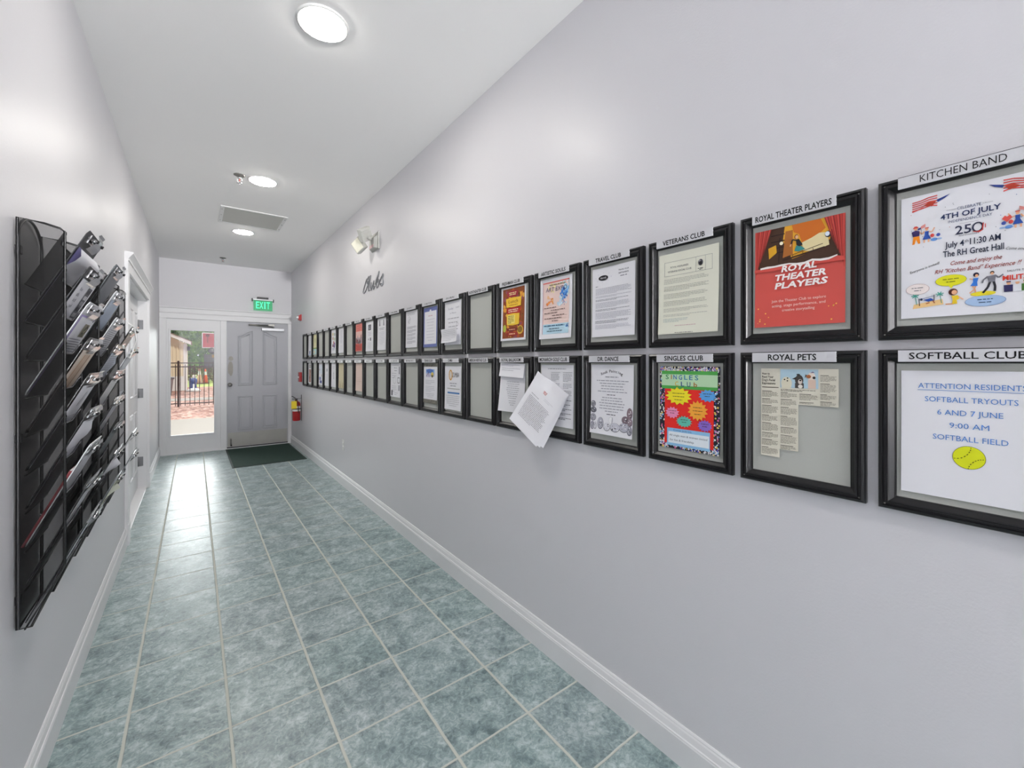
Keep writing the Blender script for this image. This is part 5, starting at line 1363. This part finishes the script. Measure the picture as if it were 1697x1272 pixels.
M_BOARDS = {'black': mat('black_clipboard', '#2b2c31', rough=0.4), 'grey': mat('grey_clipboard', '#6f7379', rough=0.45), 'clear': M_ACRYL, 'white': mat('white_clipboard', '#dcdde2', rough=0.35)}
CW, CH = 0.226, 0.318
def on_slope(u, k, s0=0.0, dx=0.0):
    """location at the foot of pocket k of rack u; s0 lifts it along the slope"""
    zt = zc(k)
    s = 0.176 - s0
    ylo = -0.101 + s * math.sin(PTILT) + 0.0065
    return (XL - ylo, RY[u] + RW / 2 + dx, zt - s * math.cos(PTILT))
def lean(o, u, k, s0=0.0, dx=0.0, roll=0.0, extra=0.0):
    o.location = on_slope(u, k, s0, dx)
    o.rotation_euler = (PTILT - extra, roll, PI / 2)
    return o
def make_clipboard(board):
    t = empty('clipboard', (0, 0, 0))
    mb = MB(); mb.m(M_BOARDS[board])
    c = 0.014
    pts = [(-CW / 2 + c, 0), (CW / 2 - c, 0), (CW / 2, c), (CW / 2, CH - c), (CW / 2 - c, CH), (-CW / 2 + c, CH), (-CW / 2, CH - c), (-CW / 2, c)]
    mb.prism(pts, lambda p: (p[0], 0.003, p[1]), lambda p: (p[0], 0.0, p[1]))
    mb.build('board', t, bevel=0.0008, seg=1)
    mb = MB(); mb.m(M_CHROME)
    mb.box(-0.060, 0.060, -0.0015, 0.0, CH - 0.034, CH - 0.006)
    sec = [(-0.0040, CH - 0.052), (-0.0075, CH - 0.046), (-0.0130, CH - 0.032), (-0.0160, CH - 0.018), (-0.0140, CH - 0.006), (-0.0090, CH + 0.004), (-0.0120, CH + 0.012)]
    for i in range(len(sec) - 1):
        (y0_, z0), (y1, z1) = sec[i], sec[i + 1]
        w0, w1_ = (0.052, 0.052) if i < 2 else ((0.052, 0.040) if i == 2 else (0.040, 0.034))
        mb.add([(-w0, y0_, z0), (w0, y0_, z0), (w1_, y1, z1), (-w1_, y1, z1)], [(0, 1, 2, 3)])
    mb.tube([(-0.048, -0.009, CH - 0.020), (0.048, -0.009, CH - 0.020)], 0.0045, 10)
    cl = mb.build('clip', t)
    cl['label'] = 'chrome spring clip'
    for x in (-0.075, 0.075):
        mb = MB(); mb.m(M_BLACK)
        mb.prism([(x + 0.010 * math.cos(a), CH - 0.020 + 0.006 * math.sin(a)) for a in [i * PI / 5 for i in range(10)]], lambda p: (p[0], -0.0006, p[1]), lambda p: (p[0], 0.0, p[1]))
        mb.build('hanging_slot', t)
    for x in (-0.040, 0.040):
        mb = MB(); mb.m(M_BLACK)
        mb.lathe([(0.006, 0.0), (0.005, -0.004), (0, -0.004)], (x, -0.0155, CH - 0.016), 'y', 10)
        mb.build('rivet', t)
    return t
protos = {}
def clipboard(u, k, board, lab, dx=0.0, roll=0.0, s0=0.0):
    if board not in protos: t = protos[board] = make_clipboard(board)
    else: t = copy_tree(protos[board])
    lean(t, u, k, s0, dx, roll)
    return tag(t, lab, 'clipboard', 'clipboards standing in the mesh racks')
def clip_paper(u, k, lab, material, fn=None, dx=0.0, roll=0.0, s0=0.0, bend=None, w=0.205, h=0.268, off=0.0022, z0=0.008, name='leaflet', cat='leaflet'):
    b = bend or (lambda x, z: 0.0)
    o = sheet(name, w, h, material, b, 0.0, None, 8, 12)
    for v in o.data.vertices: v.co.z += h / 2 + z0; v.co.y -= off
    lean(o, u, k, s0, dx, roll)
    tag(o, lab, cat, 'leaflets on the clipboards')
    if fn:
        p = Print(off + 0.0005, lambda x, z: b(x, z - h / 2 - z0))
        fn(p); p.build('printed_text', o)
    return o
LTX = '#a2a2aa'
T0 = 0.276          # top of a sheet on a board
def body(seed, c=LTX, top=0.262, n=26):
    return lambda p: p.lines(-0.090, 0.090, top, n, 0.0088, 0.0026, c, 1, seed)
# nearest rack, from the top pocket down
clipboard(0, 1, 'black', 'black clipboard with drooping white pages at the top of the nearest rack')
droop = lambda x, z: -0.0006 + 0.038 * max(0, 1 - abs(z - 0.098) / 0.034) ** 0.8 * (0.45 + 0.55 * (x + 0.10) / 0.2)
clip_paper(0, 1, 'white pages drooping from the black clipboard at the top of the nearest rack', M_PAPER, None, 0.0, 0.0, 0.0, droop, 0.205, 0.246)
clip_paper(0, 1, 'blue and mauve brochure behind the drooping pages in the nearest rack', mat('mauve_brochure', '#8b86b4', rough=0.45, var=0.4, scale=16), None, -0.004, 0.0, -0.012, None, 0.195, 0.262, 0.0008)
clipboard(0, 2, 'black', 'clipboard holding a sheet with a strip of grey pictures, nearest rack')
def pf2(p):
    p.rect(0.030, 0.150, 0.085, 0.262, '#6a6a70', 1)
    for q in range(5): p.rect(0.036, 0.156 + q * 0.021, 0.078, 0.170 + q * 0.021, ('#b4b4b8', '#3c3c42', '#98989e', '#c8c8cc', '#4a4a50')[q], 2)
    for q in range(4): p.text('uidbe'[q:q + 2], -0.045, 0.180 + q * 0.02, 0.012, '#8a8a92', 1, width=0.030)
    p.lines(-0.090, 0.090, 0.140, 14, 0.0085, 0.0030, G2, 1, 3)
clip_paper(0, 2, 'printed sheet with a strip of grey pictures on the nearest rack', M_PAPER, pf2)
clipboard(0, 3, 'white', 'white clipboard holding lilac and photo sheets, nearest rack')
clip_paper(0, 3, 'lilac sheet under the photo page on the nearest rack', mat('lilac_paper', '#bcaede', rough=0.6, var=0.05), None, -0.004, 0.0, 0.004, None, 0.205, 0.262, 0.0012)
def pf3(p):
    p.rect(0.000, 0.205, 0.075, 0.252, '#8a8474', 1)
    r = random.Random(3)
    for q in range(20): p.ell(r.uniform(0.008, 0.068), r.uniform(0.210, 0.247), 0.006, 0.005, r.choice(('#5c5a50', '#b4ac90', '#77806a', '#4a463e')), 2 + q * .1, 8)
    p.lines(-0.085, 0.085, 0.195, 20, 0.0085, 0.0030, '#8a8a96', 1, 4); p.ell(0.075, 0.267, 0.006, 0.004, DK, 2)
clip_paper(0, 3, 'sheet with a small colour photo above printed lines on the nearest rack', M_PAPER, pf3, 0.004, 0.0, -0.002, None, 0.205, 0.262, 0.0024)
clipboard(0, 4, 'clear', 'clear clipboard over a beige sheet, fifth pocket of the nearest rack')
def pf4(p):
    for q, c in enumerate(('#d9b89a', '#e6cdb4', '#c9a98c', '#efe0d0')): p.poly([(-0.07 + 0.035 * q, 0.12), (-0.055 + 0.035 * q, 0.12), (-0.02 + 0.035 * q, 0.26), (-0.04 + 0.035 * q, 0.26)], c, 1 + q * .1)
    p.lines(-0.09, 0.09, 0.12, 12, 0.009, 0.003, LTX, 1, 2)
clip_paper(0, 4, 'beige streaked sheet on a clear clipboard of the nearest rack', mat('beige_sheet', '#e4d6c8', rough=0.6), pf4)
clipboard(0, 5, 'clear', 'clear clipboard over a lined sheet, sixth pocket of the nearest rack')
clip_paper(0, 5, 'lined sheet with dark handwriting on the nearest rack', M_PAPER, lambda p: (p.lines(-0.09, 0.09, 0.165, 20, 0.0075, 0.0024, LTX, 1, 5), p.line([(0.0, 0.20), (0.03, 0.25)], 0.006, '#77777f', 1), p.line([(0.03, 0.20), (0.05, 0.245)], 0.005, '#8a8a92', 1)))
clipboard(0, 6, 'clear', 'clear clipboard over a curled white sheet, seventh pocket of the nearest rack')
clip_paper(0, 6, 'white sheet with curled middle on the nearest rack', M_PAPER, body(6, LTX, 0.17, 16), 0, 0.01, 0, lambda x, z: 0.012 * max(0, 1 - abs(z - 0.080) / 0.034) * (0.5 + x / 0.2))
clipboard(0, 7, 'white', 'white clipboard beside a red booklet in the nearest rack', 0.0015)
clip_paper(0, 7, 'white sheet in front of the red booklet on the nearest rack', M_PAPER, body(7), 0.0015)
t = tag(empty('booklet', (0, 0, 0)), 'red booklet standing behind a clipboard in the nearest rack', 'booklet')
mb = MB(); mb.m(mat('red_booklet_cover', '#7e1f28', rough=0.4)); mb.box(-0.075, 0.075, 0.004, 0.0045, 0, 0.232); mb.box(-0.075, 0.075, 0.0095, 0.010, 0, 0.232); mb.box(-0.0755, -0.075, 0.004, 0.010, 0, 0.232)
mb.build('cover', t)
mb = MB(); mb.m(M_PAPER); mb.box(-0.0745, 0.074, 0.0046, 0.0094, 0.002, 0.231); mb.build('pages', t)
lean(t, 0, 7, 0.0, -0.030)
for v in t.children: pass
clipboard(0, 8, 'clear', 'clear clipboard over a plain white sheet, ninth pocket of the nearest rack')
clip_paper(0, 8, 'plain white sheet in the ninth pocket of the nearest rack', M_PAPER, body(8))
clipboard(0, 9, 'clear', 'clear clipboard in the lowest pocket of the nearest rack')
clip_paper(0, 9, 'white sheet in the lowest pocket of the nearest rack', M_PAPER, body(9))
# middle rack
clipboard(1, 1, 'grey', 'grey clipboard seen at the top of the middle rack')
clip_paper(1, 1, 'blank grey cover sheet at the top of the middle rack', mat('grey_sheet', '#8a8d93', rough=0.5), None)
clipboard(1, 2, 'white', 'clipboard with a pale blue sheet in the middle rack')
clip_paper(1, 2, 'pale blue sheet in the middle rack', mat('pale_blue_sheet', '#c3cede', rough=0.55, var=0.08, scale=20), None)
clipboard(1, 3, 'white', 'clipboard with a white cord loop hanging from it, middle rack')
clip_paper(1, 3, 'printed sheet beside the white cord in the middle rack', M_PAPER, body(13, G1))
t = tag(empty('pen_cord', (0, 0, 0)), 'white cord loop hanging from a clipboard in the middle rack', 'cord')
mb = MB(); mb.m(M_WHITEP)
mb.tube([(0.03, -0.0215, 0.318), (0.055, -0.050, 0.31), (0.072, -0.078, 0.26), (0.060, -0.092, 0.21), (0.020, -0.098, 0.175), (-0.020, -0.094, 0.180), (-0.040, -0.075, 0.215)], 0.0024, 8)
mb.build('cord_loop', t); lean(t, 1, 3)
clipboard(1, 4, 'clear', 'clear clipboard over a blue-white sheet in the middle rack')
clip_paper(1, 4, 'blue and white folded sheet in the middle rack', mat('blue_white_sheet', '#cfd5e2', rough=0.5, var=0.16, scale=14), body(14), 0, 0.0, 0, lambda x, z: 0.008 * max(0, x / 0.1) ** 2 * max(0, min(1, (z - 0.045) / 0.04)) * max(0, min(1, (0.108 - z) / 0.02)))
clipboard(1, 5, 'clear', 'clear clipboard over a bright white sheet in the middle rack')
clip_paper(1, 5, 'bright blank white sheet in the middle rack', mat('bright_white_sheet', '#f2f2f3', rough=0.5), None)
clipboard(1, 6, 'clear', 'clear clipboard, seventh pocket of the middle rack')
clip_paper(1, 6, 'thin white sheet, seventh pocket of the middle rack', M_PAPER, body(16), 0, 0, 0, None, 0.16)
clipboard(1, 7, 'black', 'black clipboard seen nearly edge-on in the middle rack')
clipboard(1, 8, 'clear', 'clear clipboard with a flared sheet in the middle rack')
clip_paper(1, 8, 'white sheet flaring outward in the middle rack', M_PAPER, None, 0, 0, 0, lambda x, z: 0.060 * max(0, (x + 0.05) / 0.15) ** 1.5 * max(0, min(1, (z - 0.045) / 0.05)) * max(0, 1 - abs(z - 0.074) / 0.032))
clipboard(1, 9, 'grey', 'grey clipboard in the lowest pocket of the middle rack')
clip_paper(1, 9, 'curled cream sheet in the lowest pocket of the middle rack', M_CREAM, None, 0, 0, 0, lambda x, z: 0.030 * max(0, (x + 0.05) / 0.15) ** 2 * max(0, min(1, (z - 0.045) / 0.05)) * max(0, min(1, (0.112 - z) / 0.02)))
# farthest rack
for k, b_, lab, pm in ((3, 'clear', 'upper clear clipboard leaning from the rack nearest the double door', 'sheet on the upper clipboard of the rack nearest the double door'), (4, 'white', 'white clipboard with bright sheet in the rack nearest the double door', 'bright sheet in the rack nearest the double door'), (8, 'clear', 'lower clear clipboard leaning from the rack nearest the double door', None), (9, 'grey', 'grey clipboard in the lowest pocket of the rack nearest the double door', None)):
    clipboard(2, k, b_, lab)
    if pm: clip_paper(2, k, pm, M_PAPER if k == 4 else mat('beige_sheet'), body(30 + k, '#c9c0c0') if k == 3 else None)
clip_paper(2, 5, 'folded pale sheet in the sixth pocket of the rack nearest the double door', M_PAPER, None, 0, 0, -0.04, None, 0.19, 0.22)

# ------------------------------------------------------------------ outside, seen through the sidelight
GZ = -0.06
def ground(name, y0_, y1, z, m, lab, x0=-60, x1=60):
    mb = MB(); mb.m(m); mb.box(x0, x1, y0_, y1, z - 0.1, z)
    return structure(name, mb, lab)
M_CONC = mat('sunlit_concrete', '#a0968c', rough=0.9, var=0.05, scale=6, bump=0.1, bscale=60)
def m_mulch():
    m = bpy.data.materials.new('red_brown_mulch'); m.use_nodes = True
    nt = m.node_tree; b = nt.nodes['Principled BSDF']; b.inputs['Roughness'].default_value = 0.95
    tc = nt.nodes.new('ShaderNodeTexCoord')
    vo = nt.nodes.new('ShaderNodeTexVoronoi'); vo.inputs['Scale'].default_value = 11; vo.inputs['Randomness'].default_value = 1.0
    mp = nt.nodes.new('ShaderNodeMapping'); mp.inputs['Scale'].default_value = (1, 0.55, 1); mp.inputs['Rotation'].default_value = (0, 0, 0.5)
    nt.links.new(tc.outputs['Object'], mp.inputs[0]); nt.links.new(mp.outputs[0], vo.inputs['Vector'])
    cr = nt.nodes.new('ShaderNodeValToRGB'); e = cr.color_ramp.elements
    e[0].color = rgb('#7e4e42'); e[1].color = rgb('#d8b3a2'); k = e.new(0.45); k.color = rgb('#b3806f')
    sp = nt.nodes.new('ShaderNodeSeparateColor'); nt.links.new(vo.outputs['Color'], sp.inputs[0]); nt.links.new(sp.outputs[0], cr.inputs[0]); nt.links.new(cr.outputs[0], b.inputs['Base Color'])
    bp = nt.nodes.new('ShaderNodeBump'); bp.inputs['Strength'].default_value = 0.8; bp.inputs['Distance'].default_value = 0.05
    nt.links.new(vo.outputs['Distance'], bp.inputs['Height']); nt.links.new(bp.outputs[0], b.inputs['Normal'])
    return m
M_MULCH = m_mulch()
ground('ground_path', YF + 0.14, 13.55, GZ, M_CONC, 'sunlit concrete path outside the sidelight')
ground('ground_bed', 13.55, 20.2, GZ - 0.01, M_MULCH, 'red-brown mulch bed under the black fence')
ground('ground_kerb', 20.2, 21.6, GZ + 0.0, M_CONC, 'pale concrete strip beyond the black fence')
ground('ground_bed', 21.6, 31.5, GZ - 0.01, M_MULCH, 'red-brown mulch beyond the fence')
ground('ground_lawn', 31.5, 300, GZ - 0.02, mat('sunlit_grass', '#a5b257', rough=0.95, var=0.2, scale=8, bump=0.4, bscale=80), 'yellow-green lawn far behind the fence')

M_FENCE = mat('dark_brown_metal', '#3f2c2a', rough=0.45, metal=0.3)
t = tag(empty('picket_fence', (0, 17.5, GZ)), 'dark metal picket fence outside the sidelight', 'fence')
for z in (0.10, 1.30, 1.425):
    mb = MB(); mb.m(M_FENCE); mb.box(-3.2, 3.2, -0.014, 0.014, z - 0.016, z + 0.016); mb.build('rail', t)
mb0 = None
for k in range(-22, 23):
    mb = MB(); mb.m(M_FENCE); mb.box(-0.010, 0.010, -0.010, 0.010, 0.02, 1.385)
    if mb0 is None: mb0 = o = mb.build('picket', t)
    else: o = mb0.copy(); COL.objects.link(o); o.parent = t
    o.location = (-0.115 + 0.126 * k, 0, 0)
for x in (-2.45, -0.415, 1.62):
    mb = MB(); mb.m(M_FENCE); mb.box(x - 0.028, x + 0.028, -0.028, 0.028, 0.0, 1.47); mb.lathe([(0.034, 1.47), (0.028, 1.49), (0, 1.505)], (x, 0, 0), 'z', 4)
    mb.build('post', t)

# cream shed
t = tag(empty('shed', (-2.15, 27.5, GZ)), 'cream ribbed metal shed beyond the fence', 'shed')
M_SHED = mat('cream_siding', '#e9dcc0', rough=0.6, var=0.03); M_SHEDW = mat('white_shed_trim', '#f0efec', rough=0.5)
SX = 1.83
mb = MB(); mb.m(M_SHED)
mb.box(-SX, SX, 0, 4.5, 0, 2.42)
for k in range(24):
    x = -SX + (k + 0.5) * 2 * SX / 24
    mb.add([(x - 0.05, 0, 0.75), (x - 0.025, -0.03, 0.75), (x + 0.025, -0.03, 0.75), (x + 0.05, 0, 0.75), (x - 0.05, 0, 2.42), (x - 0.025, -0.03, 2.42), (x + 0.025, -0.03, 2.42), (x + 0.05, 0, 2.42)], [(0, 1, 5, 4), (1, 2, 6, 5), (2, 3, 7, 6)])
mb.add([(-SX, 0, 2.42), (SX, 0, 2.42), (0, 0, 3.35)], [(0, 1, 2)])
mb.build('wall_panels', t)
mb = MB(); mb.m(M_SHEDW); mb.box(SX - 0.13, SX + 0.02, -0.04, 0.05, 0, 2.42); mb.box(-SX, SX, -0.035, 0, 0, 0.74); mb.build('white_skirt_and_corner', t)
mb = MB(); mb.m(M_SHEDW)
for s in (-1, 1):
    mb.prism([(0, 3.30), (s * (SX + 0.18), 2.36), (s * (SX + 0.18), 2.52), (0, 3.46)], lambda p: (p[0], -0.28, p[1]), lambda p: (p[0], -0.22, p[1]))
mb.build('fascia', t)
mb = MB(); mb.m(mat('brown_shed_roof', '#9a8a78', rough=0.8))
for s in (-1, 1): mb.prism([(0, 3.46), (s * (SX + 0.22), 2.50), (s * (SX + 0.22), 2.54), (0, 3.52)], lambda p: (p[0], -0.30, p[1]), lambda p: (p[0], 4.8, p[1]))
mb.build('roof', t)
mb = MB(); mb.m(M_DARKMETAL); mb.box(SX + 0.02, SX + 0.14, -0.16, -0.02, 2.06, 2.28); mb.build('flood_lamp', t)

# bin, mound, bottle-shaped blue item, cones, boards
def px(u, D): return (u - U_VP) * 0.798 * D / FPX
t = tag(empty('trash_bin', (-1.02, 24.3, GZ)), 'grey round trash bin standing by the shed behind the fence', 'trash bin')
mb = MB(); mb.m(mat('grey_bin', '#a9a6ac', rough=0.6)); mb.lathe([(0.20, 0), (0.27, 0.70), (0.29, 0.72), (0.29, 0.76), (0.26, 0.76), (0.25, 0.70)], n=24); mb.build('body', t)
mb = MB(); mb.m(mat('bin_rim', '#6e6c72', rough=0.6)); mb.lathe([(0.292, 0.70), (0.305, 0.71), (0.305, 0.77), (0.285, 0.78)], n=24, cap=False); mb.build('rim', t)
t = tag(empty('white_mound_cover', (-0.03, 26.6, GZ)), 'low white domed cover on the mulch beyond the fence', 'cover')
mb = MB(); mb.m(M_SHEDW); mb.lathe([(0.30, 0), (0.29, 0.05), (0.22, 0.11), (0.10, 0.15), (0.035, 0.16), (0.03, 0.36), (0, 0.37)], n=24); mb.build('dome', t)
t = tag(empty('blue_canister', (-0.02, 28.4, GZ)), 'blue canister with white cap standing right of the shed', 'canister')
mb = MB(); mb.m(mat('blue_plastic', '#35509c', rough=0.4)); mb.lathe([(0.0, 0), (0.12, 0.0), (0.13, 0.06), (0.11, 0.34), (0.15, 0.40), (0.14, 0.56), (0.07, 0.62)], n=18); mb.box(-0.20, -0.11, -0.05, 0.05, 0, 0.62); mb.build('body', t)
mb = MB(); mb.m(M_SHEDW); mb.lathe([(0.07, 0.60), (0.08, 0.72), (0.05, 0.78), (0, 0.79)], n=16); mb.build('cap', t)
def cone(x, y, hgt, lab, c1, c2):
    t = tag(empty('traffic_cone', (x, y, GZ)), lab, 'traffic cone')
    mb = MB(); mb.m(mat('cone_base', '#5a2a20', rough=0.6)); mb.box(-0.22, 0.22, -0.22, 0.22, 0, 0.04); mb.build('base_plate', t)
    R = lambda z: 0.17 - 0.135 * z / hgt
    mb = MB(); mb.m(c1); mb.lathe([(R(0.04), 0.04), (R(hgt * 0.5), hgt * 0.5), (R(hgt), hgt), (0, hgt)], n=20); mb.build('body', t)
    mb = MB(); mb.m(c2); mb.lathe([(R(hgt * .58) + .004, hgt * .58), (R(hgt * .82) + .004, hgt * .82)], n=20, cap=False); mb.build('reflective_band', t)
M_CONE = mat('orange_cone', '#ee5a1e', rough=0.45); M_CONEP = mat('faded_cone', '#e8b6a4', rough=0.5)
cone(0.62, 36.5, 1.0, 'orange traffic cone with white band on the lawn', M_CONE, M_SHEDW)
cone(0.28, 36.0, 1.05, 'faded pale pink cone left of the orange one', M_CONEP, M_SHEDW)
t = tag(empty('board_sign', (0.46, 22.4, GZ)), 'post with a red board above a dark board behind the fence', 'sign')
mb = MB(); mb.m(M_DARKMETAL); mb.tube([(0.24, 0.05, 0), (0.24, 0.05, 2.9)], 0.035, 10); mb.build('post', t)
mb = MB(); mb.m(mat('red_board', '#b03a44', rough=0.5, var=0.08, scale=5)); mb.box(-0.17, 0.30, -0.02, 0.02, 2.10, 2.70); mb.build('red_board', t)
mb = MB(); mb.m(M_SHEDW)
for (a, b_, c, d) in ((-0.20, 0.33, 2.07, 2.10), (-0.20, 0.33, 2.70, 2.73), (-0.20, -0.17, 2.10, 2.70), (0.30, 0.33, 2.10, 2.70)): mb.box(a, b_, -0.03, 0.02, c, d)
mb.build('white_frame', t)
mb = MB(); mb.m(mat('dark_red_mark', '#5a1a22', rough=0.6)); mb.box(-0.07, 0.06, -0.026, -0.02, 2.56, 2.66); mb.box(-0.02, 0.01, -0.026, -0.02, 2.30, 2.56); mb.build('dark_mark', t)
mb = MB(); mb.m(M_BLACK); mb.lathe([(0.12, 0.02), (0.13, -0.05), (0.09, -0.10), (0, -0.11)], (0.14, 0, 1.96), 'y', 20); mb.build('round_lamp', t)
mb = MB(); mb.m(mat('dark_board', '#4a4b4b', rough=0.5)); mb.box(-0.13, 0.30, -0.02, 0.02, 1.22, 1.80); mb.build('dark_board', t)
mb = MB(); mb.m(mat('yellow_brown_mark', '#8a6a2c', rough=0.6)); mb.box(0.15, 0.29, -0.026, -0.02, 1.66, 1.78); mb.m(M_BLACK); mb.box(0.15, 0.30, -0.026, -0.02, 1.27, 1.48); mb.build('board_marks', t)
# trees and hedge
def m_leaf(name, a, b2):
    m = mat(name, a, rough=0.6, var=0.0)
    nt = m.node_tree; b = nt.nodes['Principled BSDF']
    oi = nt.nodes.new('ShaderNodeTexNoise'); oi.inputs['Scale'].default_value = 2.2; oi.inputs['Detail'].default_value = 4
    tc = nt.nodes.new('ShaderNodeTexCoord'); nt.links.new(tc.outputs['Object'], oi.inputs['Vector'])
    cr = nt.nodes.new('ShaderNodeValToRGB'); cr.color_ramp.elements[0].position = .35; cr.color_ramp.elements[1].position = .68
    cr.color_ramp.elements[0].color = rgb(a); cr.color_ramp.elements[1].color = rgb(b2)
    nt.links.new(oi.outputs['Fac'], cr.inputs[0]); nt.links.new(cr.outputs[0], b.inputs['Base Color'])
    return m
L1, L2 = m_leaf('mid_green_leaves', '#3f6a2c', '#86b04c'), m_leaf('dark_green_leaves', '#2a4724', '#557f3a')
M_BARK = mat('grey_brown_bark', '#5c4a3c', rough=0.9, var=0.2, bump=0.5, bscale=40)
def tree(x, y, hgt, rad, lab, leaf, seed, n=9000, name='leafy_tree', zlow=0.35, cat='tree', s=0.22):
    t = tag(empty(name, (x, y, GZ)), lab, cat, 'trees beyond the lawn')
    r = random.Random(seed)
    mb = MB(); mb.m(M_BARK); mb.tube([(0, 0, 0), (0.05, 0, hgt * 0.3), (0.0, 0.1, hgt * 0.6)], [0.13, 0.10, 0.05], 8)
    for k in range(5):
        a = k * 1.3; mb.tube([(0.02, 0, hgt * (0.3 + 0.05 * k)), (rad * 0.35 * math.cos(a), rad * 0.35 * math.sin(a), hgt * (0.5 + 0.05 * k))], [0.05, 0.02], 6)
    mb.build('trunk', t)
    cl = [(r.uniform(-.7, .7) * rad, r.uniform(-.6, .6) * rad, hgt * r.uniform(zlow, 0.93)) for _ in range(26)]
    mb = MB(); mb.m(leaf)
    for k in range(n):
        c = r.choice(cl)
        d = Vector((r.gauss(0, 1), r.gauss(0, 1), r.gauss(0, 1))).normalized() * rad * 0.42 * r.random() ** 0.4
        p = Vector(c) + d
        p.z = min(max(p.z, 0.15), hgt)
        a, b2 = Vector((r.gauss(0, 1), r.gauss(0, 1), r.gauss(0, 1))).normalized(), Vector((r.gauss(0, 1), r.gauss(0, 1), r.gauss(0, 1))).normalized()
        w, l = s * r.uniform(.5, 1.1) * 0.5, s * r.uniform(.8, 1.4)
        mb.add([tuple(p), tuple(p + a * l * .5 + b2 * w), tuple(p + a * l), tuple(p + a * l * .5 - b2 * w)], [(0, 1, 2, 3)])
    mb.build('crown', t)
tree(-0.95, 43.5, 4.5, 1.3, 'mid-green tree right above the shed roof', L1, 1, zlow=0.2)
tree(0.75, 48, 4.9, 1.7, 'mid-green bushy tree left of the red board', L1, 2, zlow=0.2)
tree(2.1, 44, 4.1, 1.1, 'darker green tree behind the red board', L2, 3, zlow=0.2)
tree(-4.4, 46, 5.2, 1.7, 'green tree behind the shed', L2, 4, zlow=0.3)
tree(5.2, 46, 5.0, 1.6, 'dark tree farthest right beyond the lawn', L2, 5, zlow=0.3)
mb = MB(); mb.m(m_leaf('brown_hedge_leaves', '#54402e', '#7c6a44'))
r = random.Random(12)
for k in range(5200):
    p = Vector((r.uniform(-6, 7), r.uniform(38.6, 39.4), GZ + 1.15 * r.random() ** 0.7))
    a, b2 = Vector((r.gauss(0, 1), r.gauss(0, 1), r.gauss(0, 1))).normalized(), Vector((r.gauss(0, 1), r.gauss(0, 1), r.gauss(0, 1))).normalized()
    mb.add([tuple(p), tuple(p + a * .09 + b2 * .05), tuple(p + a * .18), tuple(p + a * .09 - b2 * .05)], [(0, 1, 2, 3)])
tag(mb.build('hedge'), 'low brown-green hedge at the far edge of the lawn', 'hedge', None, 'stuff')
